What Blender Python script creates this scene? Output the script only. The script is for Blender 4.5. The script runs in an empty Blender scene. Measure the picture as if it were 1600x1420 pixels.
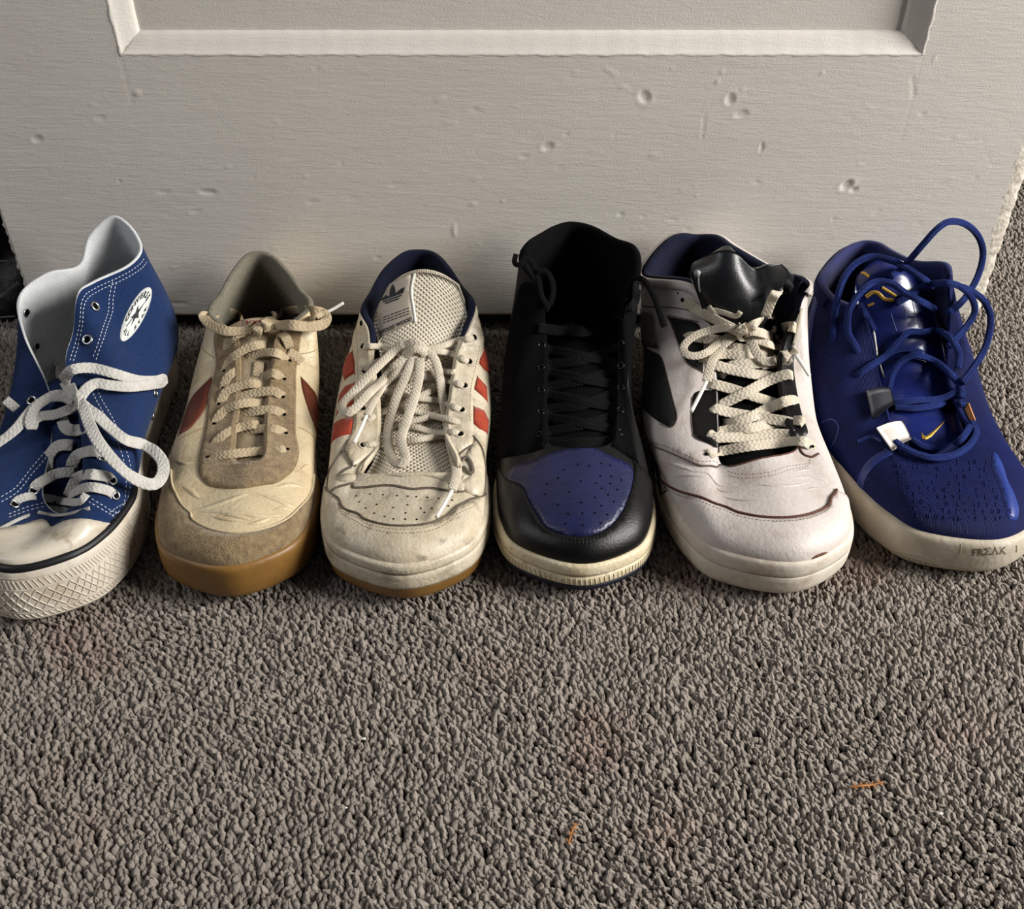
import bpy, math, random
import numpy as np
from mathutils import Vector
from mathutils.bvhtree import BVHTree
from mathutils.geometry import delaunay_2d_cdt

# ------------------------------------------------------------------ camera, light, exposure
# all lengths below are centimetres; CM turns them into metres
CM = 0.01
F = 1700.0; TH = math.radians(41.2); CH = 56.0; CY = -80.6
scene = bpy.context.scene
COL = scene.collection
cam_d = bpy.data.cameras.new('camera'); cam = bpy.data.objects.new('camera', cam_d); COL.objects.link(cam)
cam.location = (0, CY*CM, CH*CM); cam.rotation_euler = (math.pi/2 - TH, 0, 0)
cam_d.sensor_fit = 'HORIZONTAL'; cam_d.sensor_width = 36.0; cam_d.lens = 36.0*F/1600.0
cam_d.clip_start = 0.02
scene.camera = cam
w = bpy.data.worlds.new('room_light'); scene.world = w; w.use_nodes = True
w.node_tree.nodes['Background'].inputs[0].default_value = (0.80, 0.86, 1.0, 1)
w.node_tree.nodes['Background'].inputs[1].default_value = 0.04
def area(name, loc, target, size, power, col, sy=None):
    l = bpy.data.lights.new(name, 'AREA'); l.energy = power; l.color = col
    l.shape = 'RECTANGLE'; l.size = size; l.size_y = sy or size
    o = bpy.data.objects.new(name, l); COL.objects.link(o); o.location = loc
    o.rotation_euler = (Vector(target) - Vector(loc)).to_track_quat('-Z', 'Y').to_euler()
    return o
area('window_light_right', (1.9, -0.58, 1.08), (0.0, -0.2, 0.0), 0.9, 92, (1.0, 0.975, 0.93), 0.9)
area('window_light_left', (-1.5, -0.55, 1.35), (0.0, -0.1, 0.05), 0.6, 9, (0.97, 0.98, 1.0), 0.8)
scene.view_settings.view_transform = 'Standard'; scene.view_settings.look = 'None'
scene.view_settings.gamma = 1.0; scene.view_settings.use_curve_mapping = False
scene.view_settings.exposure = 0.0

# ------------------------------------------------------------------ projective helpers (photo pixel -> point in the room)
def ray(px, py):
    u = (px-800.0)/F; v = (py-710.0)/F
    d = np.array((u, math.cos(TH)-v*math.sin(TH), -math.sin(TH)-v*math.cos(TH)))
    return d/np.linalg.norm(d)
ORI = np.array((0.0, CY, CH))
def PZ(px, py, z):
    d = ray(px, py); return ORI + d*((z-CH)/d[2])
def PY(px, py, y):
    d = ray(px, py); return ORI + d*((y-CY)/d[1])
def proj(P):
    P = np.atleast_2d(P); X = P[:,0]; Y = P[:,1]-CY; Z = P[:,2]-CH
    dp = Y*math.cos(TH)-Z*math.sin(TH); dn = -Y*math.sin(TH)-Z*math.cos(TH)
    return np.stack((800+F*X/dp, 710+F*dn/dp), 1)

# ------------------------------------------------------------------ materials
def lin(c):
    c = c.lstrip('#'); r = [int(c[i:i+2], 16)/255.0 for i in (0, 2, 4)]
    return tuple((x/12.92 if x <= 0.04045 else ((x+0.055)/1.055)**2.4) for x in r) + (1.0,)
def node(nt, kind, **kw):
    n = nt.nodes.new(kind)
    for k, v in kw.items():
        if k in n.inputs: n.inputs[k].default_value = v
        else: setattr(n, k, v)
    return n
def mat(name, col, col2=None, rough=0.6, spec=0.4, nscale=40.0, mixlo=0.35, mixhi=0.7, bumps=(), metal=0.0, sheen=0.0, wear=None, wscale=8.0, wlo=0.55, whi=0.7, uvbump=None):
    """col/col2 mixed by noise; bumps = [(kind, scale, distance_mm)], wear = colour of scuffs"""
    m = bpy.data.materials.new(name); m.use_nodes = True; nt = m.node_tree
    b = nt.nodes['Principled BSDF']
    tc = node(nt, 'ShaderNodeTexCoord')
    b.inputs['Roughness'].default_value = rough; b.inputs['Metallic'].default_value = metal
    b.inputs['Specular IOR Level'].default_value = spec
    if sheen:
        b.inputs['Sheen Weight'].default_value = sheen; b.inputs['Sheen Roughness'].default_value = 0.5
    c1 = lin(col); out = None
    rgb = node(nt, 'ShaderNodeRGB'); rgb.outputs[0].default_value = c1; out = rgb.outputs[0]
    def noisefac(scale, lo, hi, detail=5.0):
        n = node(nt, 'ShaderNodeTexNoise'); n.inputs['Scale'].default_value = scale; n.inputs['Detail'].default_value = detail
        n.inputs['Roughness'].default_value = 0.65
        nt.links.new(tc.outputs['Object'], n.inputs['Vector'])
        r = node(nt, 'ShaderNodeMapRange'); r.inputs['From Min'].default_value = lo; r.inputs['From Max'].default_value = hi
        nt.links.new(n.outputs['Fac'], r.inputs['Value']); return r.outputs['Result']
    def mix(fac, a, col_b):
        mx = node(nt, 'ShaderNodeMix', data_type='RGBA')
        nt.links.new(fac, mx.inputs['Factor']); nt.links.new(a, mx.inputs[6]); mx.inputs[7].default_value = lin(col_b)
        return mx.outputs[2]
    if col2: out = mix(noisefac(nscale, mixlo, mixhi), out, col2)
    if wear: out = mix(noisefac(wscale, wlo, whi, 9.0), out, wear)
    nt.links.new(out, b.inputs['Base Color'])
    prev = None
    for kind, scale, dist in bumps:
        if kind == 'noise':
            t = node(nt, 'ShaderNodeTexNoise'); t.inputs['Scale'].default_value = scale; t.inputs['Detail'].default_value = 4.0
            nt.links.new(tc.outputs['Object'], t.inputs['Vector']); h = t.outputs['Fac']
        elif kind == 'brush':
            mp = node(nt, 'ShaderNodeMapping'); mp.inputs['Scale'].default_value = (0.14, 1.0, 1.0)
            nt.links.new(tc.outputs['Object'], mp.inputs['Vector'])
            t = node(nt, 'ShaderNodeTexNoise'); t.inputs['Scale'].default_value = scale; t.inputs['Detail'].default_value = 5.0; t.inputs['Distortion'].default_value = 0.6
            nt.links.new(mp.outputs['Vector'], t.inputs['Vector']); h = t.outputs['Fac']
        elif kind == 'creases':
            mp = node(nt, 'ShaderNodeMapping'); mp.inputs['Scale'].default_value = (0.35, 1.6, 1.6)
            nt.links.new(tc.outputs['Object'], mp.inputs['Vector'])
            t = node(nt, 'ShaderNodeTexNoise', noise_type='RIDGED_MULTIFRACTAL') if hasattr(bpy.types.ShaderNodeTexNoise, 'noise_type') else node(nt, 'ShaderNodeTexNoise')
            t.inputs['Scale'].default_value = scale; t.inputs['Detail'].default_value = 3.0
            nt.links.new(mp.outputs['Vector'], t.inputs['Vector']); h = t.outputs['Fac']
        elif kind == 'voronoi':
            t = node(nt, 'ShaderNodeTexVoronoi'); t.inputs['Scale'].default_value = scale
            nt.links.new(tc.outputs['Object'], t.inputs['Vector']); h = t.outputs['Distance']
        elif kind == 'weave':
            t1 = node(nt, 'ShaderNodeTexWave', bands_direction='X'); t2 = node(nt, 'ShaderNodeTexWave', bands_direction='DIAGONAL')
            for t in (t1, t2):
                t.inputs['Scale'].default_value = scale; t.inputs['Distortion'].default_value = 0.6
                nt.links.new(tc.outputs['Object'], t.inputs['Vector'])
            ad = node(nt, 'ShaderNodeMath', operation='ADD'); nt.links.new(t1.outputs['Fac'], ad.inputs[0]); nt.links.new(t2.outputs['Fac'], ad.inputs[1]); h = ad.outputs[0]
        elif kind == 'mesh':
            mp = node(nt, 'ShaderNodeMapping'); mp.inputs['Rotation'].default_value = (0, 0, 0.7854)
            nt.links.new(tc.outputs['UV'], mp.inputs['Vector'])
            t1 = node(nt, 'ShaderNodeTexWave', bands_direction='X'); t2 = node(nt, 'ShaderNodeTexWave', bands_direction='Y')
            for t in (t1, t2):
                t.inputs['Scale'].default_value = scale
                nt.links.new(mp.outputs['Vector'], t.inputs['Vector'])
            ad = node(nt, 'ShaderNodeMath', operation='MULTIPLY'); nt.links.new(t1.outputs['Fac'], ad.inputs[0]); nt.links.new(t2.outputs['Fac'], ad.inputs[1])
            iv = node(nt, 'ShaderNodeMath', operation='SUBTRACT'); iv.inputs[0].default_value = 1.0; nt.links.new(ad.outputs[0], iv.inputs[1]); h = iv.outputs[0]
        elif kind == 'braid':      # chevron braid along u of a lace
            sp = node(nt, 'ShaderNodeSeparateXYZ'); nt.links.new(tc.outputs['UV'], sp.inputs[0])
            a1 = node(nt, 'ShaderNodeMath', operation='SUBTRACT'); nt.links.new(sp.outputs['Y'], a1.inputs[0]); a1.inputs[1].default_value = 0.5
            a2 = node(nt, 'ShaderNodeMath', operation='PINGPONG'); nt.links.new(a1.outputs[0], a2.inputs[0]); a2.inputs[1].default_value = 0.25
            a3 = node(nt, 'ShaderNodeMath', operation='MULTIPLY_ADD'); nt.links.new(a2.outputs[0], a3.inputs[0]); a3.inputs[1].default_value = 1.1; nt.links.new(sp.outputs['X'], a3.inputs[2])
            a4 = node(nt, 'ShaderNodeMath', operation='MULTIPLY'); nt.links.new(a3.outputs[0], a4.inputs[0]); a4.inputs[1].default_value = scale
            a5 = node(nt, 'ShaderNodeMath', operation='SINE'); nt.links.new(a4.outputs[0], a5.inputs[0]); h = a5.outputs[0]
        bp = node(nt, 'ShaderNodeBump'); bp.inputs['Distance'].default_value = dist*0.001; bp.inputs['Strength'].default_value = 1.0
        nt.links.new(h, bp.inputs['Height'])
        if prev: nt.links.new(prev, bp.inputs['Normal'])
        prev = bp.outputs['Normal']
    if prev: nt.links.new(prev, b.inputs['Normal'])
    return m

# ------------------------------------------------------------------ objects
def thing(name, label, cat, loc, group=None):
    o = bpy.data.objects.new(name, None); o.empty_display_size = 0.02; COL.objects.link(o)
    o.location = [c*CM for c in loc]; o['label'] = label; o['category'] = cat
    o['_o'] = list(loc)
    if group: o['group'] = group
    return o
def origin_of(parent):
    while parent is not None:
        if '_o' in parent.keys(): return np.array(parent['_o'][:])
        parent = parent.parent
    return np.zeros(3)
def obj(name, V, Fc, m, parent=None, smooth=True, uv=None, label=None, kind=None):
    V = (np.asarray(V, dtype=float) - origin_of(parent))*CM
    me = bpy.data.meshes.new(name); me.from_pydata([tuple(v) for v in V], [], [tuple(int(i) for i in f) for f in Fc])
    if smooth: me.shade_smooth()
    if uv is not None:
        l = me.uv_layers.new(name='uv'); li = np.zeros(len(me.loops), dtype=np.int32); me.loops.foreach_get('vertex_index', li)
        l.data.foreach_set('uv', np.asarray(uv, dtype=np.float32)[li].ravel())
    me.materials.append(m)
    o = bpy.data.objects.new(name, me); COL.objects.link(o)
    if parent is not None: o.parent = parent
    if label: o['label'] = label
    if kind: o['kind'] = kind
    return o
class Geo:
    """collects pieces of one part"""
    def __init__(s): s.V = []; s.F = []; s.UV = []; s.n = 0
    def add(s, V, Fc, uv=None):
        V = np.asarray(V, dtype=float); s.V.append(V)
        s.F += [tuple(int(i)+s.n for i in f) for f in Fc]; s.n += len(V)
        s.UV.append(np.asarray(uv) if uv is not None else np.zeros((len(V), 2)))
    def build(s, name, m, parent=None, **kw):
        if not s.V: return None
        return obj(name, np.concatenate(s.V), s.F, m, parent, uv=np.concatenate(s.UV), **kw)

def nrm(v):
    v = np.asarray(v, dtype=float); n = np.linalg.norm(v, axis=-1, keepdims=True); return v/np.maximum(n, 1e-9)
def cr(P, M, closed=False):
    """Catmull-Rom through rows of P, M samples per span"""
    P = np.asarray(P, dtype=float); n = len(P)
    if closed: idx = lambda i: P[i % n]; spans = n
    else: idx = lambda i: (2*P[0]-P[1]) if i < 0 else ((2*P[-1]-P[-2]) if i >= n else P[i]); spans = n-1
    out = []
    for i in range(spans):
        a, b, c, d = idx(i-1), idx(i), idx(i+1), idx(i+2)
        for k in range(M):
            t = k/M
            out.append(0.5*((2*b)+(c-a)*t+(2*a-5*b+4*c-d)*t*t+(3*b-3*c+d-a)*t**3))
    if not closed: out.append(P[-1])
    return np.array(out)
def resample(P, step):
    P = np.asarray(P, dtype=float); d = np.linalg.norm(np.diff(P, axis=0), axis=1); s = np.concatenate(([0], np.cumsum(d)))
    n = max(2, int(round(s[-1]/step))+1); t = np.linspace(0, s[-1], n)
    return np.stack([np.interp(t, s, P[:, k]) for k in range(P.shape[1])], 1)

class Grid:
    """surface patchwork P[i][j]; i may close on itself. Answers 'where does this photo pixel fall on me'"""
    def __init__(s, P, closed=True, flip=False):
        s.P = np.asarray(P); s.closed = closed; ni, nj = s.P.shape[:2]; s.ni, s.nj = ni, nj
        I = np.arange(ni if closed else ni-1); J = np.arange(nj-1)
        s.faces = []; s.cell = []
        for i in I:
            i2 = (i+1) % ni
            for j in J:
                f = (i*nj+j, i2*nj+j, i2*nj+j+1, i*nj+j+1)
                s.faces.append(f[::-1] if flip else f); s.cell.append((i, j))
        Q = s.P
        if closed: di = np.roll(Q, -1, 0)-np.roll(Q, 1, 0)
        else: di = np.gradient(Q, axis=0)
        dj = np.gradient(Q, axis=1)
        N = np.cross(di, dj)
        s.N = nrm(N)*(-1 if flip else 1)
        s.flat = Q.reshape(-1, 3)
        s.bvh = BVHTree.FromPolygons([tuple(v) for v in s.flat], s.faces)
        pj = proj(s.flat); s.pj = pj.reshape(ni, nj, 2)
        s.front = ((s.P-ORI)*s.N).sum(-1) < 0
    def _bil(s, A, i, j):
        i = np.asarray(i, dtype=float); j = np.clip(np.asarray(j, dtype=float), 0, s.nj-1.0001)
        if not s.closed: i = np.clip(i, 0, s.ni-1.0001)
        i0 = np.floor(i).astype(int); j0 = np.floor(j).astype(int); a = (i-i0)[..., None]; b = (j-j0)[..., None]
        i1 = i0+1
        if s.closed: i0 = i0 % s.ni; i1 = i1 % s.ni
        return (A[i0, j0]*(1-a)*(1-b)+A[i1, j0]*a*(1-b)+A[i1, j0+1]*a*b+A[i0, j0+1]*(1-a)*b)
    def at(s, i, j, off=0.0):
        return s._bil(s.P, i, j) + nrm(s._bil(s.N, i, j))*off
    def nat(s, i, j): return nrm(s._bil(s.N, i, j))
    def hit(s, px, py):
        """(i, j) under a pixel"""
        d = ray(px, py); o = ORI.copy(); r = None
        for _ in range(4):
            r = s.bvh.ray_cast(Vector(o), Vector(d))
            if r[0] is None: break
            c = s.cell[r[2]]
            if s.front[c[0], c[1]] or s.front[(c[0]+1) % s.ni, c[1]]: break
            o = np.array(r[0])+d*0.05; r = None
        if r is None or r[0] is None:
            D = ((s.pj-np.array((px, py)))**2).sum(-1) + (~s.front)*400.0
            i, j = np.unravel_index(np.argmin(D), D.shape); return float(i), float(j)
        i, j = s.cell[r[2]]; p = np.array(r[0])
        a, b = 0.5, 0.5
        i1 = (i+1) % s.ni; A, B, C_, E_ = s.P[i, j], s.P[i1, j], s.P[i1, j+1], s.P[i, j+1]
        for _ in range(4):
            q = A*(1-a)*(1-b)+B*a*(1-b)+C_*a*b+E_*(1-a)*b
            du = (B-A)*(1-b)+(C_-E_)*b; dv = (E_-A)*(1-a)+(C_-B)*a
            M = np.array([[du@du, du@dv], [du@dv, dv@dv]]); rr = np.array([(p-q)@du, (p-q)@dv])
            try: st = np.linalg.solve(M, rr)
            except Exception: break
            a += st[0]; b += st[1]
        return float(i+min(max(a, 0), 1)), float(j+min(max(b, 0), 1))
    def path(s, pts, step=0.25, smooth=True, closed=False):
        """photo pixels or ('p', i, j) -> dense list of (i, j) and points"""
        L = [np.array((p[1], p[2]), dtype=float) if p[0] == 'p' else np.array(s.hit(*p[:2])) for p in pts]
        if s.closed:
            for k in range(1, len(L)):
                while L[k][0]-L[k-1][0] > s.ni/2: L[k][0] -= s.ni
                while L[k][0]-L[k-1][0] < -s.ni/2: L[k][0] += s.ni
        Q = cr(L, 8, closed) if (smooth and len(L) > 2) else np.array(L + ([L[0]] if closed else []))
        if closed and smooth: Q = np.vstack((Q, Q[:1]))
        if not smooth or len(L) <= 2:
            Q = np.concatenate([np.linspace(Q[k], Q[k+1], 9)[:-1] for k in range(len(Q)-1)]+[Q[-1:]])
        X = s.at(Q[:, 0], Q[:, 1]); R = resample(np.hstack((X, Q)), step)
        return R[:, 3:5], R[:, :3]
    def faces_of(s): return s.faces
    def patch(s, pts, t=0.1, smooth=True, step=0.4, lo=-0.04, base=0.0):
        """solid panel with the outline pts laid on the surface, t thick -> (V, F)"""
        ij, X = s.path(pts, step*0.8, smooth, closed=True)
        ij = ij[:-1]
        sc = np.array((np.linalg.norm(np.diff(s.P[:, s.nj//2], axis=0), axis=1).mean(), np.linalg.norm(np.diff(s.P, axis=1), axis=2).sum(1).mean()/(s.nj-1)))
        A = ij*sc; n = len(A)
        mn, mx = A.min(0), A.max(0)
        gx = np.arange(mn[0]+step/2, mx[0], step); gy = np.arange(mn[1]+step/2, mx[1], step)
        Gp = np.array([(x+(0.5*step if k % 2 else 0), y) for k, y in enumerate(gy) for x in gx]) if len(gx) and len(gy) else np.zeros((0, 2))
        keep = []
        if len(Gp):
            x0, y0 = A[:, 0], A[:, 1]; x1, y1 = np.roll(x0, -1), np.roll(y0, -1)
            for p in Gp:
                c = ((y0 > p[1]) != (y1 > p[1])) & (p[0] < (x1-x0)*(p[1]-y0)/(np.where(y1 == y0, 1e-9, y1-y0))+x0)
                if c.sum() % 2 and ((A-p)**2).sum(1).min() > (0.5*step)**2: keep.append(p)
        allp = np.vstack((A, np.array(keep).reshape(-1, 2)))
        r = delaunay_2d_cdt([Vector(p) for p in allp], [(k, (k+1) % n) for k in range(n)], [], 1, 1e-5)
        vs = np.array([tuple(v) for v in r[0]]); tri = r[2]; orig = r[3]
        isb = np.array([any(o < n for o in oo) if len(oo) else True for oo in orig])
        q = vs/sc
        Pt = s.at(q[:, 0], q[:, 1]); Nt = s.nat(q[:, 0], q[:, 1])
        T = Pt+Nt*(base+np.where(isb, t*0.62, t))[:, None]
        nv = len(T); V = [T]; Fc = []
        for f in tri:
            a, b, c = (T[k] for k in f); nn = np.cross(b-a, c-a)
            Fc.append(tuple(f) if nn@Nt[f[0]] > 0 else tuple(f[::-1]))
        # skirt
        cnt = {}
        for f in Fc:
            for k in range(len(f)):
                e = (f[k], f[(k+1) % len(f)]); cnt[e] = 1
        be = [e for e in cnt if (e[1], e[0]) not in cnt]
        low = {}; L = []
        for e in be:
            for v in e:
                if v not in low: low[v] = nv+len(L); L.append(Pt[v]+Nt[v]*(base+lo))
        if L: V.append(np.array(L))
        for a, b in be: Fc.append((b, a, low[a], low[b]))
        return np.concatenate(V), Fc
    def strip(s, pts, width=0.1, h=0.03, smooth=True, step=0.2, closed=False, base=0.0, taper=False):
        """raised or thin band following the surface"""
        ij, X = s.path(pts, step, smooth, closed)
        N = s.nat(ij[:, 0], ij[:, 1]); T = nrm(np.gradient(X, axis=0)); S = nrm(np.cross(N, T))
        prof = [(-0.5, -0.02), (-0.42, h*0.7), (0, h), (0.42, h*0.7), (0.5, -0.02)]
        w_ = (np.sin(np.linspace(0.03, math.pi-0.03, len(X)))**0.8 if taper else np.ones(len(X)))[:, None]
        V = np.stack([X+S*(a*width)*w_+N*((b*w_ if b > 0 else b)+base) for a, b in prof], 1); n = len(X)
        Fc = [(i*5+k, (i+1)*5+k, (i+1)*5+k+1, i*5+k+1) for i in range(n-1) for k in range(4)]
        return V.reshape(-1, 3), [f[::-1] for f in Fc]
    def stitches(s, g, pts, dash=0.22, gap=0.13, width=0.06, h=0.035, smooth=True, base=0.0):
        ij, X = s.path(pts, 0.04, smooth); d = np.concatenate(([0], np.cumsum(np.linalg.norm(np.diff(X, axis=0), axis=1))))
        x = 0.0
        while x+dash < d[-1]:
            q = []
            for tt in (x, x+dash):
                q.append([np.interp(tt, d, ij[:, 0]), np.interp(tt, d, ij[:, 1])])
            A, B = s.at(q[0][0], q[0][1], base), s.at(q[1][0], q[1][1], base); N = s.nat(q[0][0], q[0][1]); T = nrm(B-A); S = np.cross(N, T)*width/2
            m_ = (A+B)/2
            V = [A-N*0.02, m_-S+N*h*0.3, m_+N*h, m_+S+N*h*0.3, B-N*0.02, A-S*0.7+N*0.0, A+S*0.7, B-S*0.7, B+S*0.7, A+N*h*0.6+T*dash*0.15, B+N*h*0.6-T*dash*0.15]
            Fc = [(5, 1, 2, 9), (9, 2, 3, 6), (1, 7, 10, 2), (2, 10, 8, 3), (0, 5, 9), (0, 9, 6), (7, 4, 10), (10, 4, 8)]
            g.add(V, Fc)
            x += dash+gap

def frame(N):
    N = nrm(N); a = np.array((1.0, 0, 0)); a = nrm(a-N*(a@N)); return a, np.cross(N, a), N
def ring_geo(g, C, N, r0, r1, h, n=18, stretch=1.0):
    """torus-like eyelet: inner radius r0, outer r1"""
    a, b, N = frame(N); rm = (r0+r1)/2; rt = (r1-r0)/2; V = []; Fc = []
    for i in range(n):
        t = 2*math.pi*i/n; d = a*math.cos(t)+b*math.sin(t)*stretch
        for k in range(6):
            u = 2*math.pi*k/6; V.append(C+d*(rm+rt*math.cos(u))+N*(h*math.sin(u)))
    for i in range(n):
        for k in range(6): Fc.append((i*6+k, ((i+1) % n)*6+k, ((i+1) % n)*6+(k+1) % 6, i*6+(k+1) % 6))
    g.add(V, Fc)
def disc_geo(g, C, N, r, h=0.03, n=12, stretch=1.0):
    a, b, N = frame(N)
    V = [C+N*h]+[C+N*h+(a*math.cos(2*math.pi*i/n)+b*math.sin(2*math.pi*i/n)*stretch)*r for i in range(n)]
    g.add(V, [(0, 1+i, 1+(i+1) % n) for i in range(n)])

def ribbon(g, X, Nrm, wd, th, ends=True, u0=0.0, taper=True):
    """flat lace along X; Nrm = face normal per point"""
    X = np.asarray(X); T = nrm(np.gradient(X, axis=0)); N = Nrm-(Nrm*T).sum(1)[:, None]*T; N = nrm(N); B = np.cross(T, N)
    K = 10; n = len(X); prof = []
    for k in range(K):
        a = 2*math.pi*(k+0.5)/K; c, s_ = math.cos(a), math.sin(a)
        e = 0.55; prof.append((math.copysign(abs(c)**e, c), math.copysign(abs(s_)**e, s_)))
    d = np.concatenate(([0], np.cumsum(np.linalg.norm(np.diff(X, axis=0), axis=1))))
    V = []; UV = []
    W = np.full(n, wd/2.0)
    for k, (a, b) in enumerate(prof):
        V.append(X+B*(a*W)[:, None]+N*(b*th/2)); UV.append(np.stack((d/wd+u0, np.full(n, 0.5+a*0.5)), 1))
    V = np.stack(V, 1).reshape(-1, 3); UV = np.stack(UV, 1).reshape(-1, 2)
    Fc = [(i*K+k, i*K+(k+1) % K, (i+1)*K+(k+1) % K, (i+1)*K+k) for i in range(n-1) for k in range(K)]
    Fc += [tuple(range(K))[::-1], tuple((n-1)*K+k for k in range(K))]
    g.add(V, Fc, UV)
class Laces:
    """laces laid over a list of surfaces: points (px, py, height) with optional roll, or (px, py, 'y', depth)"""
    def __init__(s, grids, wd, th):
        s.grids = grids; s.wd = wd; s.th = th; s.g = Geo(); s.u = 0.0; s.rng = random.Random(3)
    def near(s, px, py):
        best = None; d = ray(px, py)
        for G in s.grids:
            r = G.bvh.ray_cast(Vector(ORI), Vector(d))
            if r[0] is not None:
                t = (np.array(r[0])-ORI)@d
                if best is None or t < best[0]:
                    c = G.cell[r[2]]; n = G.N[c[0], c[1]]; n = n*(-1 if n@d > 0 else 1); best = (t, n)
        return best
    def pts(s, L):
        P = []; N = []; T = []
        for p in L:
            d = ray(p[0], p[1]); b = s.near(p[0], p[1])
            if len(p) > 3 and p[2] == 'y': t = (p[3]-CY)/d[1]; n = -d if b is None else nrm(b[1]*0.3-d)
            elif b is None: t = None; n = -d
            else: t = b[0]-p[2]; n = nrm(b[1]*0.75-d*0.5)
            T.append(t); N.append(n); P.append(d)
        k = [i for i, t in enumerate(T) if t is not None]
        T = np.interp(range(len(T)), k, [T[i] for i in k]) if k else np.full(len(T), s.last)
        s.last = T[-1]
        return ORI+np.array(P)*T[:, None], np.array(N)
    def add(s, L, wd=None, th=None, roll=0.0, g=None, smooth=8, step=0.16):
        wd = wd or s.wd; th = th or s.th
        P, N = s.pts(L)
        R = np.array([[ (p[-1] if (len(p) == 4 and p[2] != 'y') or len(p) == 5 else 0.0)+roll] for p in L], dtype=float)
        A = cr(np.hstack((P, N, R)), smooth); A = resample(A, step)
        X, N, R = A[:, :3], nrm(A[:, 3:6]), np.radians(A[:, 6])
        T = nrm(np.gradient(X, axis=0)); N = nrm(N-(N*T).sum(1)[:, None]*T); B = np.cross(T, N)
        N = N*np.cos(R)[:, None]+B*np.sin(R)[:, None]
        ribbon(g or s.g, X, N, wd, th, u0=s.rng.random()*5)
        return X

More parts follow.
